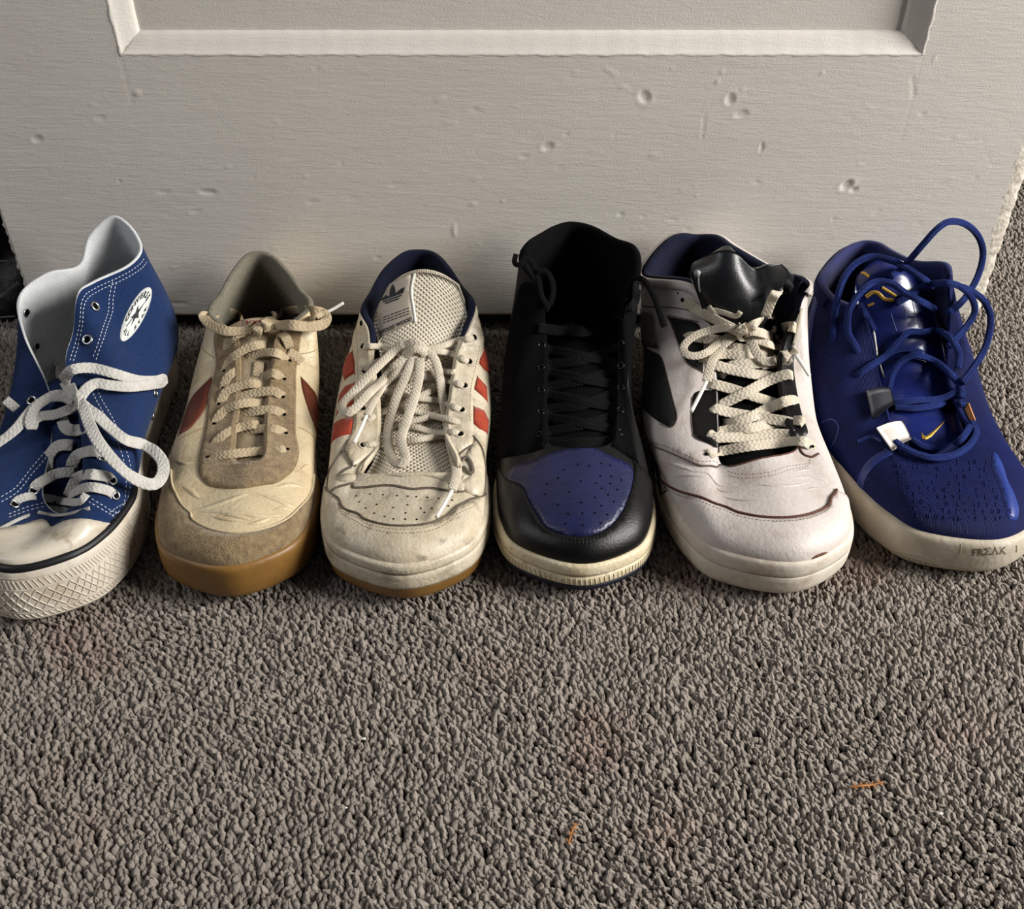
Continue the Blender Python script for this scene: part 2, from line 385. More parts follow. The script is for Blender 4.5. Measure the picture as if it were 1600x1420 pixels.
# ------------------------------------------------------------------ shoe bodies
ST = [(0, 0), (1, .06), (1, .15), (1, .27), (1, .40), (1, .52), (1, .63), (1, .74), (1, .85), (1, .94), (0, 1.0),
      (-1, .94), (-1, .85), (-1, .74), (-1, .63), (-1, .52), (-1, .40), (-1, .27), (-1, .15), (-1, .06)]
UM = {0: 0, .06: .225, .15: .31, .27: .34, .40: .38, .52: .41, .63: .445, .74: .485, .85: .465, .94: .35, 1.0: .03}
UL = {.06: -.225, .15: -.31, .27: -.36, .40: -.40, .52: -.43, .63: -.475, .74: -.49, .85: -.455, .94: -.33}
ANG = {0: 88, .06: 86, .15: 86, .27: 84, .40: 78, .52: 62, .63: 45, .74: 32, .85: 22, .94: 15, 1.0: 12}
MPH = 10
class Shoe:
    def __init__(s, name, label, heel, toe, W, ztop, rim, zin=0.35, inset=0.3, lean=0.0, tuck=1.0, spring=0.9, m0=None, m1=None, ang=None, flare=None, um=None, ul=None, nv=28):
        s.root = thing(name, label, 'shoe', (heel[0], heel[1], 0.0))
        s.heel = np.array(heel, dtype=float); s.toe = np.array(toe, dtype=float); s.W = W; s.ztop = ztop; s.spring = spring
        s.ax = s.toe-s.heel; s.L = np.linalg.norm(s.ax); s.ax /= s.L; s.lat = np.array((-s.ax[1], s.ax[0]))   # lat points to the medial side (photo right)
        um = {**UM, **(um or {})}; ul = {**UL, **(ul or {})}
        s.O = np.array([s.heel+s.ax*(st*s.L)+s.lat*((um[st] if sd >= 0 else ul[st])*W) for sd, st in ST])
        s.S = cr(s.O, MPH, True)                                     # dense outline
        d = np.roll(s.S, -1, 0)-np.roll(s.S, 1, 0); s.No = nrm(np.stack((-d[:, 1], d[:, 0]), 1))
        c = s.O.mean(0)
        if ((s.S-c)*s.No).sum() < 0: s.No = -s.No
        s.sfrac = ((s.S-s.heel)@s.ax)/s.L
        s.wb = np.clip((0.70-s.sfrac)/0.2, 0, 1)*tuck; s.wt = np.clip((s.sfrac-0.72)/0.2, 0, 1); s.lean = lean
        # toe spring
        s.zs = s.spring*np.clip((s.sfrac-0.68)/0.32, 0, None)**1.8
        ins = (inset-0.5*s.wb+lean*s.wt)[::MPH, None]
        B = np.hstack((s.S[::MPH]-s.No[::MPH]*ins, (s.zs[::MPH]+ztop-zin)[:, None]))
        R = np.array([PY(*r[:3]) if not isinstance(r[0], str) else np.array(r[1:4], dtype=float) for r in rim])
        s.R = R
        v = np.linspace(0, 1, nv+1)[:, None]; h00 = 2*v**3-3*v**2+1; h10 = v**3-2*v**2+v; h01 = -2*v**3+3*v**2; h11 = v**3-v**2
        rows = []
        for k, (sd, st) in enumerate(ST):
            b, r = B[k], R[k]; D = r-b; ln = np.linalg.norm(D)
            a = math.radians((ang or {}).get((sd, st), (ang or {}).get(st, ANG[st])))
            fl = (flare or {}).get((sd, st), (flare or {}).get(st, {.15: .3, .27: .4, .40: .45, .52: .45, .63: .35, .74: .2}.get(st, .12))); outw = s.No[k*MPH]
            t0 = nrm(np.array((outw[0]*fl, outw[1]*fl, 1.0)))*ln*((m0 or {}).get((sd, st), (m0 or {}).get(st, 0.9)))
            inh = nrm(np.array((D[0], D[1], 0.0))) if np.linalg.norm(D[:2]) > 0.3 else np.array((-outw[0], -outw[1], 0))
            t1 = (inh*math.cos(a)+np.array((0, 0, 1.0))*math.sin(a))*ln*((m1 or {}).get((sd, st), (m1 or {}).get(st, 0.8)))
            rows.append(b*h00+t0*h10+r*h01+t1*h11)
        rows = np.array(rows); ns, nk = rows.shape[:2]
        G = cr(rows.reshape(ns, -1), MPH, True).reshape(-1, nk, 3)
        s.G = Grid(G, True)
        # orient outward
        cc = np.array((*s.O.mean(0), 4.0)); mid = s.G.P[:, nk//3]
        if ((mid-cc)*s.G.N[:, nk//3]).sum() < 0: s.G = Grid(G, True, True)
        s.nv = nv
    def upper(s, m, name='upper'):
        return obj(name, s.G.flat, s.G.faces, m, s.root)
    def lining(s, m, t=0.45, name='lining', label=None, kc=(4.6, 15.4), m2=None, tthin=0.3):
        G = s.G; nj = G.nj; P, N = G.P, G.N; cols = []
        D = nrm(P[:, -1]-P[:, -3]); ks = np.arange(G.ni)/MPH
        tw = np.clip(np.maximum(kc[0]-ks, ks-kc[1])/0.8+0.5, 0, 1); t = (tthin+(t-tthin)*tw)[:, None]
        for a in (-20, 20, 60, 100, 140, 180):
            a_ = math.radians(a); cols.append(P[:, -1]-N[:, -1]*(t/2)+N[:, -1]*(t/2*math.cos(a_))+D*(t/2*math.sin(a_)))
        for j in range(nj-2, -1, -2): cols.append(P[:, j]-N[:, j]*t)
        g = Grid(np.stack(cols, 1), True); f = g.faces
        s.lin = g
        # orientation: first ring step climbs outward
        fa = [x[::-1] for x, c in zip(f, g.cell) if c[0]/MPH < kc[0] or c[0]/MPH >= kc[1]]; fb = [x[::-1] for x, c in zip(f, g.cell) if not (c[0]/MPH < kc[0] or c[0]/MPH >= kc[1])]
        for nm, ff, mm, lb in ((name, fa, m, label), ('throat_edge', fb, m2 or m, None)):
            used = sorted({q for x in ff for q in x}); mp = {q: r for r, q in enumerate(used)}
            obj(nm, g.flat[used], [tuple(mp[q] for q in x) for x in ff], mm, s.root, label=lb)
    def insole(s, m):
        V = [np.array((*(s.heel+s.ax*s.L*0.5), min(s.ztop-0.2, 2.2)))]+[np.array((*(p-n*(1.1+s.lean)), min(s.ztop-0.2, 2.2)+z)) for p, n, z in zip(s.S, s.No, s.zs)]
        n = len(s.S); obj('insole', V, [(0, 1+i, 1+(i+1) % n) for i in range(n)], m, s.root)
    def band(s, name, prof, m, cap=False, label=None, sub=2, wob=0.0, zf=None):
        """sole band; prof = [(z, outward offset)], bottom to top"""
        pr = cr(np.array(prof, dtype=float), sub) if sub > 1 else np.array(prof, dtype=float)
        cols = []
        for z, o in pr:
            oo = o-0.55*s.wb-s.lean*s.wt*max(0.0, z/s.ztop)**1.5
            cols.append(np.hstack((s.S+s.No*oo[:, None], (z+s.zs)[:, None])))
        g = Grid(np.stack(cols, 1), True)
        cc = np.array((*s.O.mean(0), 1.0))
        jm = len(pr)//2
        if ((g.P[:, jm]-cc)*g.N[:, jm]).sum() < 0: g = Grid(np.stack(cols, 1), True, True)
        V = list(g.flat); Fc = list(g.faces); n = g.ni; nj = g.nj
        
        if cap: Fc.append(tuple(i*nj for i in range(n)))
        o = obj(name, V, Fc, m, s.root, label=label); g.ob = o
        return g
    def tongue(s, rows, m, name='tongue', t=0.5, label=None, n=14, width_pts=None, uvs=1.0):
        """rows from the throat up: (px, py, y, halfwidth, drop)"""
        C = []
        for r in rows:
            c = PY(*r[:3]) if not isinstance(r[0], str) else np.array(r[1:4], dtype=float)
            hw, dr = r[-2], r[-1]
            C.append([c+np.array((s.lat[0]*a*hw, s.lat[1]*a*hw, -dr*a*a)) for a in np.linspace(-1, 1, 7)])
        C = np.array(C); A = cr(C.reshape(len(rows), -1), 5).reshape(-1, 7, 3)
        A = np.transpose(cr(np.transpose(A, (1, 0, 2)).reshape(7, -1), 3).reshape(-1, A.shape[0], 3), (1, 0, 2))
        g = Grid(A, False)
        if g.N.reshape(-1, 3).mean(0)@(-ray(800, 500)) < 0: g = Grid(A, False, True)
        s.T = g
        s.sheet(g, m, t, name, label)
        return g
    def sheet(s, g, m, t, name, label=None, parent=None):
        """open grid turned into a solid sheet with rounded edge"""
        ni, nj = g.ni, g.nj
        top = g.P; bot = g.P-g.N*t
        V = list(top.reshape(-1, 3))+list(bot.reshape(-1, 3)); Fc = list(g.faces); k = ni*nj
        Fc += [tuple(x+k for x in f[::-1]) for f in g.faces]
        bd = [i*nj for i in range(ni)]+[(ni-1)*nj+j for j in range(1, nj)]+[i*nj+nj-1 for i in range(ni-2, -1, -1)]+[j for j in range(nj-2, 0, -1)]
        # rounded border: bulging middle ring
        P = top.reshape(-1, 3); B = bot.reshape(-1, 3); Pc = g.P.mean((0, 1)); mids = []
        for q in range(len(bd)):
            v = bd[q]; nxt = bd[(q+1) % len(bd)]; prv = bd[q-1]
            tdir = nrm(P[nxt]-P[prv]); o = np.cross(tdir, g.N.reshape(-1, 3)[v]); 
            if o@(P[v]-Pc) < 0: o = -o
            mids.append((P[v]+B[v])/2+o*t*0.4)
        m0 = len(V); V += mids; L = len(bd)
        for q in range(L):
            a, b = bd[q], bd[(q+1) % L]; c, d = m0+q, m0+(q+1) % L
            Fc.append((a, c, d, b)); Fc.append((c, a+k, b+k, d))
        uv = np.zeros((len(V), 2)); I, J = np.meshgrid(np.arange(ni), np.arange(nj), indexing='ij')
        li = np.concatenate(([0], np.cumsum(np.linalg.norm(np.diff(g.P[:, nj//2], axis=0), axis=1))))
        lj = np.concatenate(([0], np.cumsum(np.linalg.norm(np.diff(g.P[ni//2], axis=0), axis=1))))
        uu = np.stack((lj[J], li[I]), -1).reshape(-1, 2); uv[:k] = uu; uv[k:2*k] = uu; uv[2*k:] = uu[bd]
        return obj(name, V, Fc, m, parent or s.root, uv=uv, label=label)
    def panel(s, name, pts, m, t=0.1, smooth=True, grid=None, label=None, parent=None, base=0.0, step=0.4):
        V, Fc = (grid or s.G).patch(pts, t, smooth, step, base=base)
        return obj(name, V, Fc, m, parent or s.root, label=label)
    def p(s, k, v):
        """grid address: spoke index (fractional) and height fraction"""
        return ('p', k*MPH, v*s.nv)

    def gp(s, g, k, z):
        """address on a sole band: spoke index, height above the floor at the heel"""
        zz = g.P[0, :, 2]; return ('p', k*MPH, float(np.interp(z, zz, np.arange(len(zz)))))

def text_mesh(txt, size=1.0, bold=0.0):
    cu = bpy.data.curves.new('t', 'FONT'); cu.body = txt; cu.size = size; cu.align_x = 'CENTER'; cu.align_y = 'CENTER'; cu.resolution_u = 2; cu.offset = bold
    o = bpy.data.objects.new('t', cu); me = o.to_mesh()
    V = np.array([tuple(v.co)[:2] for v in me.vertices]); Fc = [tuple(p.vertices) for p in me.polygons]
    o.to_mesh_clear(); bpy.data.objects.remove(o); bpy.data.curves.remove(cu)
    return V, Fc
def lay(g, G, V, Fc, c, xv, yv, off=0.03):
    """flat print (2-D shape) wrapped on surface G: origin pixel c, axes xv, yv in pixels"""
    if not len(V): return
    V = np.asarray(V); X = []
    for x, y in V:
        i, j = G.hit(c[0]+x*xv[0]+y*yv[0], c[1]+x*xv[1]+y*yv[1]); X.append(G.at(i, j, off))
    X = np.array(X); out = []
    for f in Fc:
        n = np.cross(X[f[1]]-X[f[0]], X[f[2]]-X[f[0]]); d = X[f[0]]-ORI
        out.append(tuple(f) if n@d < 0 else tuple(f[::-1]))
    g.add(X, out)
def poly(pts): return np.array(pts, dtype=float), [tuple(range(len(pts)))]
def blob(g, C, r, squash=(1, 1, 1), seed=0, n=10):
    rng = np.random.default_rng(seed); ph = rng.uniform(0, 6, 6); V = []
    for i in range(n+1):
        t = math.pi*i/n
        for k in range(2*n):
            u = math.pi*k/n; d = np.array((math.sin(t)*math.cos(u), math.sin(t)*math.sin(u), math.cos(t)))
            q = 1+0.12*math.sin(3*d[0]*2+ph[0])+0.1*math.sin(4*d[1]*2+ph[1])+0.1*math.sin(5*d[2]+ph[2]); V.append(C+d*r*q*np.array(squash))
    Fc = [(i*2*n+k, i*2*n+(k+1) % (2*n), (i+1)*2*n+(k+1) % (2*n), (i+1)*2*n+k) for i in range(n) for k in range(2*n)]
    g.add(V, [f[::-1] for f in Fc])
def knot(L, x, y, h, w=8):
    L.add([(x-w, y+w*.6, h-.35), (x-w*.3, y-w*.1, h+.15), (x+w*.3, y-w*.6, h+.15), (x+w*.8, y-w*1.1, h-.35)])
    L.add([(x-w*.1, y+w*1.1, h-.3), (x+w*.1, y+w*.3, h+.4), (x, y-w*.5, h+.4), (x-w*.3, y-w*1.1, h-.3)])
# ------------------------------------------------------------------ the room: floor, carpet pile, door
M_backing = mat('carpet_backing', '#37302a', rough=0.95, spec=0.1)
M_pile = mat('carpet_pile', '#928880', '#aea49a', rough=0.95, spec=0.12, nscale=900, mixlo=0.3, mixhi=0.75, wear='#857a70', wscale=160.0, wlo=0.5, whi=0.72, bumps=(('noise', 1400, 0.5),))
def pile_tint():
    nt = M_pile.node_tree; b = nt.nodes['Principled BSDF']; src = b.inputs['Base Color'].links[0].from_socket
    geo = node(nt, 'ShaderNodeNewGeometry'); oi = node(nt, 'ShaderNodeObjectInfo')
    nz = node(nt, 'ShaderNodeTexNoise'); nz.inputs['Scale'].default_value = 9.0; nz.inputs['Detail'].default_value = 3.0; nt.links.new(geo.outputs['Position'], nz.inputs['Vector'])
    mr = node(nt, 'ShaderNodeMapRange'); mr.inputs['From Min'].default_value = 0.57; mr.inputs['From Max'].default_value = 0.74; mr.inputs['To Max'].default_value = 0.45; nt.links.new(nz.outputs['Fac'], mr.inputs['Value'])
    mx = node(nt, 'ShaderNodeMix', data_type='RGBA'); nt.links.new(mr.outputs[0], mx.inputs['Factor']); nt.links.new(src, mx.inputs[6]); mx.inputs[7].default_value = lin('#9a7468')
    r2 = node(nt, 'ShaderNodeMapRange'); r2.inputs['To Min'].default_value = 0.78; r2.inputs['To Max'].default_value = 1.12; nt.links.new(oi.outputs['Random'], r2.inputs['Value'])
    hs = node(nt, 'ShaderNodeHueSaturation'); nt.links.new(r2.outputs[0], hs.inputs['Value']); nt.links.new(mx.outputs[2], hs.inputs['Color'])
    nt.links.new(hs.outputs[0], b.inputs['Base Color'])
pile_tint()
FX0, FX1, FY0, FY1 = -140, 140, -130, 120
obj('floor', [(FX0, FY0, -0.75), (FX1, FY0, -0.75), (FX1, FY1, -0.75), (FX0, FY1, -0.75)], [(0, 1, 2, 3)], M_backing, kind='structure')
def carpet():
    rng = np.random.default_rng(5); sp = 0.315
    xs = np.arange(-80, 80, sp); ys = np.arange(-76, 50, sp); X, Y = np.meshgrid(xs, ys); X = X.ravel(); Y = Y.ravel()
    X = X+rng.uniform(-0.5, 0.5, len(X))*sp*0.95; Y = Y+rng.uniform(-0.5, 0.5, len(Y))*sp*0.95
    keep = ~((np.abs(X) < 40) & (Y > 1.5)); keep &= (np.abs(X) < 46+(Y+62)*0.62)
    X = X[keep]; Y = Y[keep]; n = len(X)
    lean = lambda a, b, c, k: np.sin(X*a+Y*b+c)*k
    # pile direction wanders slowly over the floor
    dx = -0.55+lean(.11, .07, 1, .22)+lean(-.23, .31, 2, .18)+lean(.5, -.4, 0, .12); dy = 0.42+lean(.09, -.12, 3, .22)+lean(.33, .21, .5, .18)+lean(-.5, .45, 2.5, .12)
    ang = 0.70+0.25*rng.standard_normal(n)
    az = np.arctan2(dy, dx)+rng.normal(0, 0.5, n)
    Z = -0.42+rng.normal(0, 0.05, n)+0.05*np.sin(X*.7+1)*np.sin(Y*.6)
    me = bpy.data.meshes.new('carpet_pile'); me.from_pydata([(a*CM, b*CM, c*CM) for a, b, c in zip(X, Y, Z)], [], [])
    at = me.attributes.new('turn', 'FLOAT_VECTOR', 'POINT'); at.data.foreach_set('vector', np.stack((np.zeros(n), ang, az), 1).ravel())
    sc = rng.uniform(0.8, 1.25, n); at = me.attributes.new('grow', 'FLOAT_VECTOR', 'POINT')
    at.data.foreach_set('vector', np.stack((sc*0.175, sc*0.20, rng.uniform(.8, 1.2, n)*0.46), 1).ravel())
    o = bpy.data.objects.new('carpet_pile', me); COL.objects.link(o); o['kind'] = 'stuff'; o['category'] = 'carpet'
    o['label'] = 'short twisted taupe grey cut pile of the carpet under the shoes'
    nt = bpy.data.node_groups.new('pile', 'GeometryNodeTree')
    nt.interface.new_socket('Geometry', in_out='INPUT', socket_type='NodeSocketGeometry'); nt.interface.new_socket('Geometry', in_out='OUTPUT', socket_type='NodeSocketGeometry')
    A = nt.nodes.new('NodeGroupInput'); Z_ = nt.nodes.new('NodeGroupOutput')
    ico = nt.nodes.new('GeometryNodeMeshIcoSphere'); ico.inputs['Radius'].default_value = CM; ico.inputs['Subdivisions'].default_value = 3
    sp_ = nt.nodes.new('GeometryNodeSetPosition'); pos = nt.nodes.new('GeometryNodeInputPosition')
    nz = nt.nodes.new('ShaderNodeTexNoise'); nz.inputs['Scale'].default_value = 130.0
    sub = nt.nodes.new('ShaderNodeVectorMath'); sub.operation = 'SUBTRACT'; sub.inputs[1].default_value = (.5, .5, .5)
    mul = nt.nodes.new('ShaderNodeVectorMath'); mul.operation = 'SCALE'; mul.inputs['Scale'].default_value = 0.012
    nt.links.new(pos.outputs[0], nz.inputs['Vector']); nt.links.new(nz.outputs['Color'], sub.inputs[0]); nt.links.new(sub.outputs[0], mul.inputs[0])
    nt.links.new(mul.outputs[0], sp_.inputs['Offset']); nt.links.new(ico.outputs[0], sp_.inputs['Geometry'])
    smo = nt.nodes.new('GeometryNodeSetShadeSmooth'); nt.links.new(sp_.outputs[0], smo.inputs[0])
    sm = nt.nodes.new('GeometryNodeSetMaterial'); sm.inputs['Material'].default_value = M_pile; nt.links.new(smo.outputs[0], sm.inputs[0])
    ip = nt.nodes.new('GeometryNodeInstanceOnPoints'); nt.links.new(A.outputs[0], ip.inputs['Points']); nt.links.new(sm.outputs[0], ip.inputs['Instance'])
    for nm, sock in (('turn', 'Rotation'), ('grow', 'Scale')):
        na = nt.nodes.new('GeometryNodeInputNamedAttribute'); na.data_type = 'FLOAT_VECTOR'; na.inputs['Name'].default_value = nm
        nt.links.new(na.outputs[0], ip.inputs[sock])
    nt.links.new(ip.outputs[0], Z_.inputs[0])
    md = o.modifiers.new('pile', 'NODES'); md.node_group = nt
    me.materials.append(M_pile)
carpet()

M_door = mat('door_paint', '#cfc9c1', '#d4cfc7', rough=0.42, spec=0.45, nscale=6, bumps=(('noise', 900, 0.22), ('brush', 420, 0.33)))
M_chip = mat('worn_edge_paint', '#d9d2c6', '#a89c8c', rough=0.5, spec=0.4, nscale=150, bumps=(('noise', 300, 1.0),))
DX0, DX1, DZ0 = -42.4, 41.4, 1.7
PX0, PX1, PZ0 = -29.2, 30.6, 25.0      # outer edge of the panel moulding
def door():
    rng = np.random.default_rng(2)
    def face(x0, x1, z0, z1, step, dents=()):
        xs = np.linspace(x0, x1, int((x1-x0)/step)+1); zs = np.linspace(z0, z1, int((z1-z0)/step)+1)
        X, Z = np.meshgrid(xs, zs, indexing='ij'); Y = np.zeros_like(X)
        Y += 0.003*np.sin(Z*2.1+np.sin(X*.35)*1.5)*np.sin(X*.23+1)+0.003*np.sin(Z*5.3+X*.2)*np.sin(X*.31+Z)
        for cx, cz, r, rz, d, rot in dents:
            ca, sa = math.cos(rot), math.sin(rot); u = ((X-cx)*ca+(Z-cz)*sa)/r; v = (-(X-cx)*sa+(Z-cz)*ca)/rz
            q = u*u+v*v; Y += d*0.6*np.exp(-q**4*1.2)-d*0.10*np.exp(-((np.sqrt(q)-1.5)**2)*8)
        return X, Y, Z
    # dents and paint chips read off the photograph
    D = []
    for px, py, r, rz, rot, d in [(1007, 151, .38, .5, .5, .14), (1141, 155, .33, .42, 0, .14), (1158, 178, .5, .28, .2, .10), (856, 229, .45, .3, .3, .13), (1191, 230, .12, .42, 0, .16),
            (1323, 289, .5, .35, .7, .20), (1334, 296, .3, .2, .2, .16), (58, 217, .42, .28, .3, .11), (1099, 190, .05, 1.2, 0, .06), (325, 300, .7, .25, -.1, .10), (187, 283, .14, .12, 0, .12),
            (710, 360, .15, .7, 0, -.08), (590, 402, .35, .1, 0, .1), (662, 322, .1, .12, 0, .1), (215, 146, .3, .25, 0, -.08), (1120, 128, .1, .2, 0, -.12), (280, 474, 1.0, .12, 0, .09),
            (785, 314, .12, .12, 0, -.12), (1181, 212, .06, .06, 0, .1), (1285, 113, .15, .15, 0, -.1), (960, 212, .1, .1, 0, .08), (255, 300, .6, .2, 0, .06), (1460, 90, .05, .5, 0, -.07),
            (1128, 112, .2, .12, .6, -.09), (1050, 105, .12, .1, 0, -.1), (885, 210, .12, .08, 0, .1), (970, 335, .25, .12, 0, .1), (1005, 340, .2, .1, 0, .08), (1301, 342, .07, .07, 0, .2)]:
        p = PY(px, py, 0); D.append((p[0], p[2], r, rz, d, rot))
    for (a, b) in (((187,84),(206,160)), ((1441,92),(1408,215)), ((1100,180),(1097,218)), ((1425,120),(1428,150))):
        for t in np.linspace(0, 1, 14):
            p = PY(a[0]+(b[0]-a[0])*t, a[1]+(b[1]-a[1])*t, 0); D.append((p[0], p[2], .12, .3, .018, 0))
    for _ in range(130):
        D.append((rng.uniform(-41, 40), rng.uniform(2, 24), rng.uniform(.08, .7), rng.uniform(.05, .16), rng.choice((-1, 1))*rng.uniform(.02, .07), rng.normal(0, .25)))
    X, Y, Z = face(DX0+0.35, DX1-1.2, DZ0, PZ0, 0.16, D)
    # rounded lower edge
    Y += 0.25*np.clip(1-(Z-DZ0)/0.25, 0, 1)**2
    ni, nj = X.shape; V = [tuple(v) for v in np.stack((X, Y, Z), -1).reshape(-1, 3)]
    Fc = [(i*nj+j, (i+1)*nj+j, (i+1)*nj+j+1, i*nj+j+1) for i in range(ni-1) for j in range(nj-1)]
    d = bpy.data.objects.new('door_1', None); COL.objects.link(d); d['kind'] = 'structure'; d['_o'] = [0.0, 0.0, 0.0]
    obj('bottom_rail', V, Fc, M_door, d)
    top = 70.0; TY = 3.6
    for nm, x0, x1 in (('stile', DX0+.35, PX0), ('stile', PX1, DX1-1.2)):
        DD = [q for q in D if x0 < q[0] < x1 and q[1] > PZ0]
        X, Y, Z = face(x0, x1, PZ0, top, 0.5, DD); ni, nj = X.shape
        obj(nm, np.stack((X, Y, Z), -1).reshape(-1, 3), [(i*nj+j, (i+1)*nj+j, (i+1)*nj+j+1, i*nj+j+1) for i in range(ni-1) for j in range(nj-1)], M_door, d)
    # door core: sides, underside, back
    rng = random.Random(8)
    def worn_edge(x, sgn, rx=.42):
        V = []; Fc = []; n = 220; K = 6
        for i in range(n+1):
            z = DZ0+(top-DZ0)*(i/n)**1.6; j = 0.09*math.sin(z*3.1)+0.07*math.sin(z*7.7+1)+rng.uniform(-.05, .05)
            for k in range(K):
                t = k/(K-1)*math.pi/2; r = 0.42+j*0.5
                V.append((x-sgn*rx+sgn*(math.sin(t)*(r+rx-.42)+(j*0.6 if k in (2, 3) else 0)), 0.42-math.cos(t)*0.42+(rng.uniform(-.03, .05) if k in (1, 2, 3) else 0), z))
        for i in range(n):
            for k in range(K-1):
                f = (i*K+k, i*K+k+1, (i+1)*K+k+1, (i+1)*K+k); Fc.append(f if sgn > 0 else f[::-1])
        return V, Fc
    for x, s_ in ((DX0, -1), (DX1, 1)):
        V, Fc = worn_edge(x, s_, .42 if s_ < 0 else 1.35); obj('worn_edge', V, Fc, M_door if s_ < 0 else M_chip, d, label='chipped paint along the door edge' if s_ > 0 else None)
    x0, x1 = DX0, DX1
    V = [(x0, .42, DZ0), (x1, .42, DZ0), (x1, TY, DZ0), (x0, TY, DZ0), (x0, .42, top), (x1, .42, top), (x1, TY, top), (x0, TY, top), (x0+.35, .24, DZ0), (x1-1.0, .24, DZ0)]
    obj('door_core', V, [(0, 3, 2, 1), (1, 2, 6, 5), (2, 3, 7, 6), (3, 0, 4, 7), (8, 0, 1, 9), (4, 5, 6, 7)], M_door, d, smooth=False)
    # sunk panel with a sloping moulding round it
    px0, px1, pz0 = PX0+1.55, PX1-1.75, PZ0+1.35; dp = 1.15
    obj('panel', [(px0-.3, dp, pz0-.3), (px1+.3, dp, pz0-.3), (px1+.3, dp, top), (px0-.3, dp, top)], [(0, 1, 2, 3)], M_door, d)
    prof = [(-0.14, 0.02), (-.05, -0.03), (0.06, -0.03), (0.14, 0.05), (0.3, 0.2), (0.6, 0.38), (0.95, 0.58), (1.22, 0.76), (1.34, 0.88), (1.42, dp+.02)]   # (inward, depth)
    rr = random.Random(4)
    def mould(a, b, inw, name, mit0, mit1, n=160):
        a = np.array(a, dtype=float); b = np.array(b, dtype=float); inw = np.array(inw, dtype=float); t = nrm(b-a); V = []; K = len(prof)
        L = np.linalg.norm(b-a)
        for i in range(n+1):
            u = L*i/n; w_ = 0.03*math.sin(u*1.7)+0.03*math.sin(u*4.1)+rr.uniform(-.02, .02)
            for k, (q, y) in enumerate(prof):
                uu = min(max(u, q*mit0), L-q*mit1)
                V.append(a+t*uu+inw*(q+(w_ if k < 3 else w_*.3))+np.array((0, y+(rr.uniform(-.02, .02) if k < 3 else 0), 0)))
        Fc = [(i*K+k, (i+1)*K+k, (i+1)*K+k+1, i*K+k+1) for i in range(n) for k in range(K-1)]
        obj(name, V, Fc, M_door, d)
    mould((PX0, 0, PZ0), (PX1, 0, PZ0), (0, 0, 1), 'moulding', 1.05, 1.15)
    mould((PX0, 0, PZ0), (PX0, 0, top), (1.05, 0, 0), 'moulding', .95, 0)
    mould((PX1, 0, PZ0), (PX1, 0, top), (-1.15, 0, 0), 'moulding', .95, 0)
door()
# ------------------------------------------------------------------ base bodies of the six shoes
M_canvas = mat('blue_canvas', '#0d2b5a', '#0a224a', rough=0.85, spec=0.2, nscale=300, sheen=0.1, bumps=(('weave', 420, 0.25),))
M_canvas_in = mat('white_canvas_lining', '#d8dadb', '#c4c6c8', rough=0.9, spec=0.15, nscale=60, bumps=(('weave', 420, 0.2),))
M_foxing = mat('white_rubber', '#cfc6b8', '#bfb4a3', rough=0.5, spec=0.4, nscale=60, wear='#937c60', wscale=38, wlo=.5, whi=.78, bumps=(('noise', 200, .4),))
M_cream = mat('aged_cream_leather', '#cfbf9d', '#bda986', rough=0.42, spec=0.5, nscale=40, wear='#a88c66', wscale=60, wlo=.58, whi=.8, bumps=(('creases', 60, 1.6), ('noise', 350, .5)))
M_suede = mat('tan_suede', '#94805f', '#735f47', rough=0.95, spec=0.1, nscale=220, sheen=0.3, bumps=(('noise', 900, 1.0), ('noise', 250, 0.8)))
M_gum = mat('gum_rubber', '#86622f', '#745226', rough=0.45, spec=0.45, nscale=35, bumps=(('noise', 120, .3),))
M_white_l = mat('scuffed_white_leather', '#cdc2ad', '#bcae94', rough=0.4, spec=0.5, nscale=50, wear='#6f5f4b', wscale=45, wlo=.53, whi=.8, bumps=(('noise', 400, .5), ('noise', 80, .8)))
M_black_l = mat('black_leather', '#060607', '#0a0a0a', rough=0.4, spec=0.3, nscale=80, bumps=(('noise', 700, .2),))
M_black_f = mat('black_fabric', '#050506', '#080809', rough=0.95, spec=0.08, nscale=200, bumps=(('noise', 900, .6),))
M_mid_w = mat('yellowed_white_midsole', '#d9cdb2', '#c8b791', rough=0.5, spec=0.4, nscale=70, wear='#6b5236', wscale=110, wlo=.58, whi=.75, bumps=(('noise', 300, .6),))
M_white5 = mat('smooth_white_leather', '#c9c0ba', '#bfb4ae', rough=0.5, spec=0.4, nscale=40, wear='#a08a7c', wscale=40, wlo=.55, whi=.9, bumps=(('creases', 70, .5), ('noise', 400, .35)))
M_blue6 = mat('royal_blue_knit', '#0a154b', '#07103c', rough=0.6, spec=0.15, nscale=60, bumps=(('weave', 350, .2),))
M_sole6 = mat('off_white_foam', '#bfb5a5', '#aea28e', rough=0.6, spec=0.3, nscale=50, wear='#8b7a64', wscale=60, wlo=.6, whi=.85, bumps=(('noise', 250, .5),))
M_navy = mat('navy_lining', '#0d1022', '#11152c', rough=0.9, spec=0.15, nscale=200, sheen=0.05, bumps=(('noise', 900, .5),))
M_greyin = mat('grey_knit_lining', '#9b9584', '#857f70', rough=0.9, spec=0.15, nscale=300, bumps=(('weave', 500, .5),))
M_darksole = mat('dark_navy_rubber', '#11131f', '#191b28', rough=0.6, spec=0.3, nscale=80)

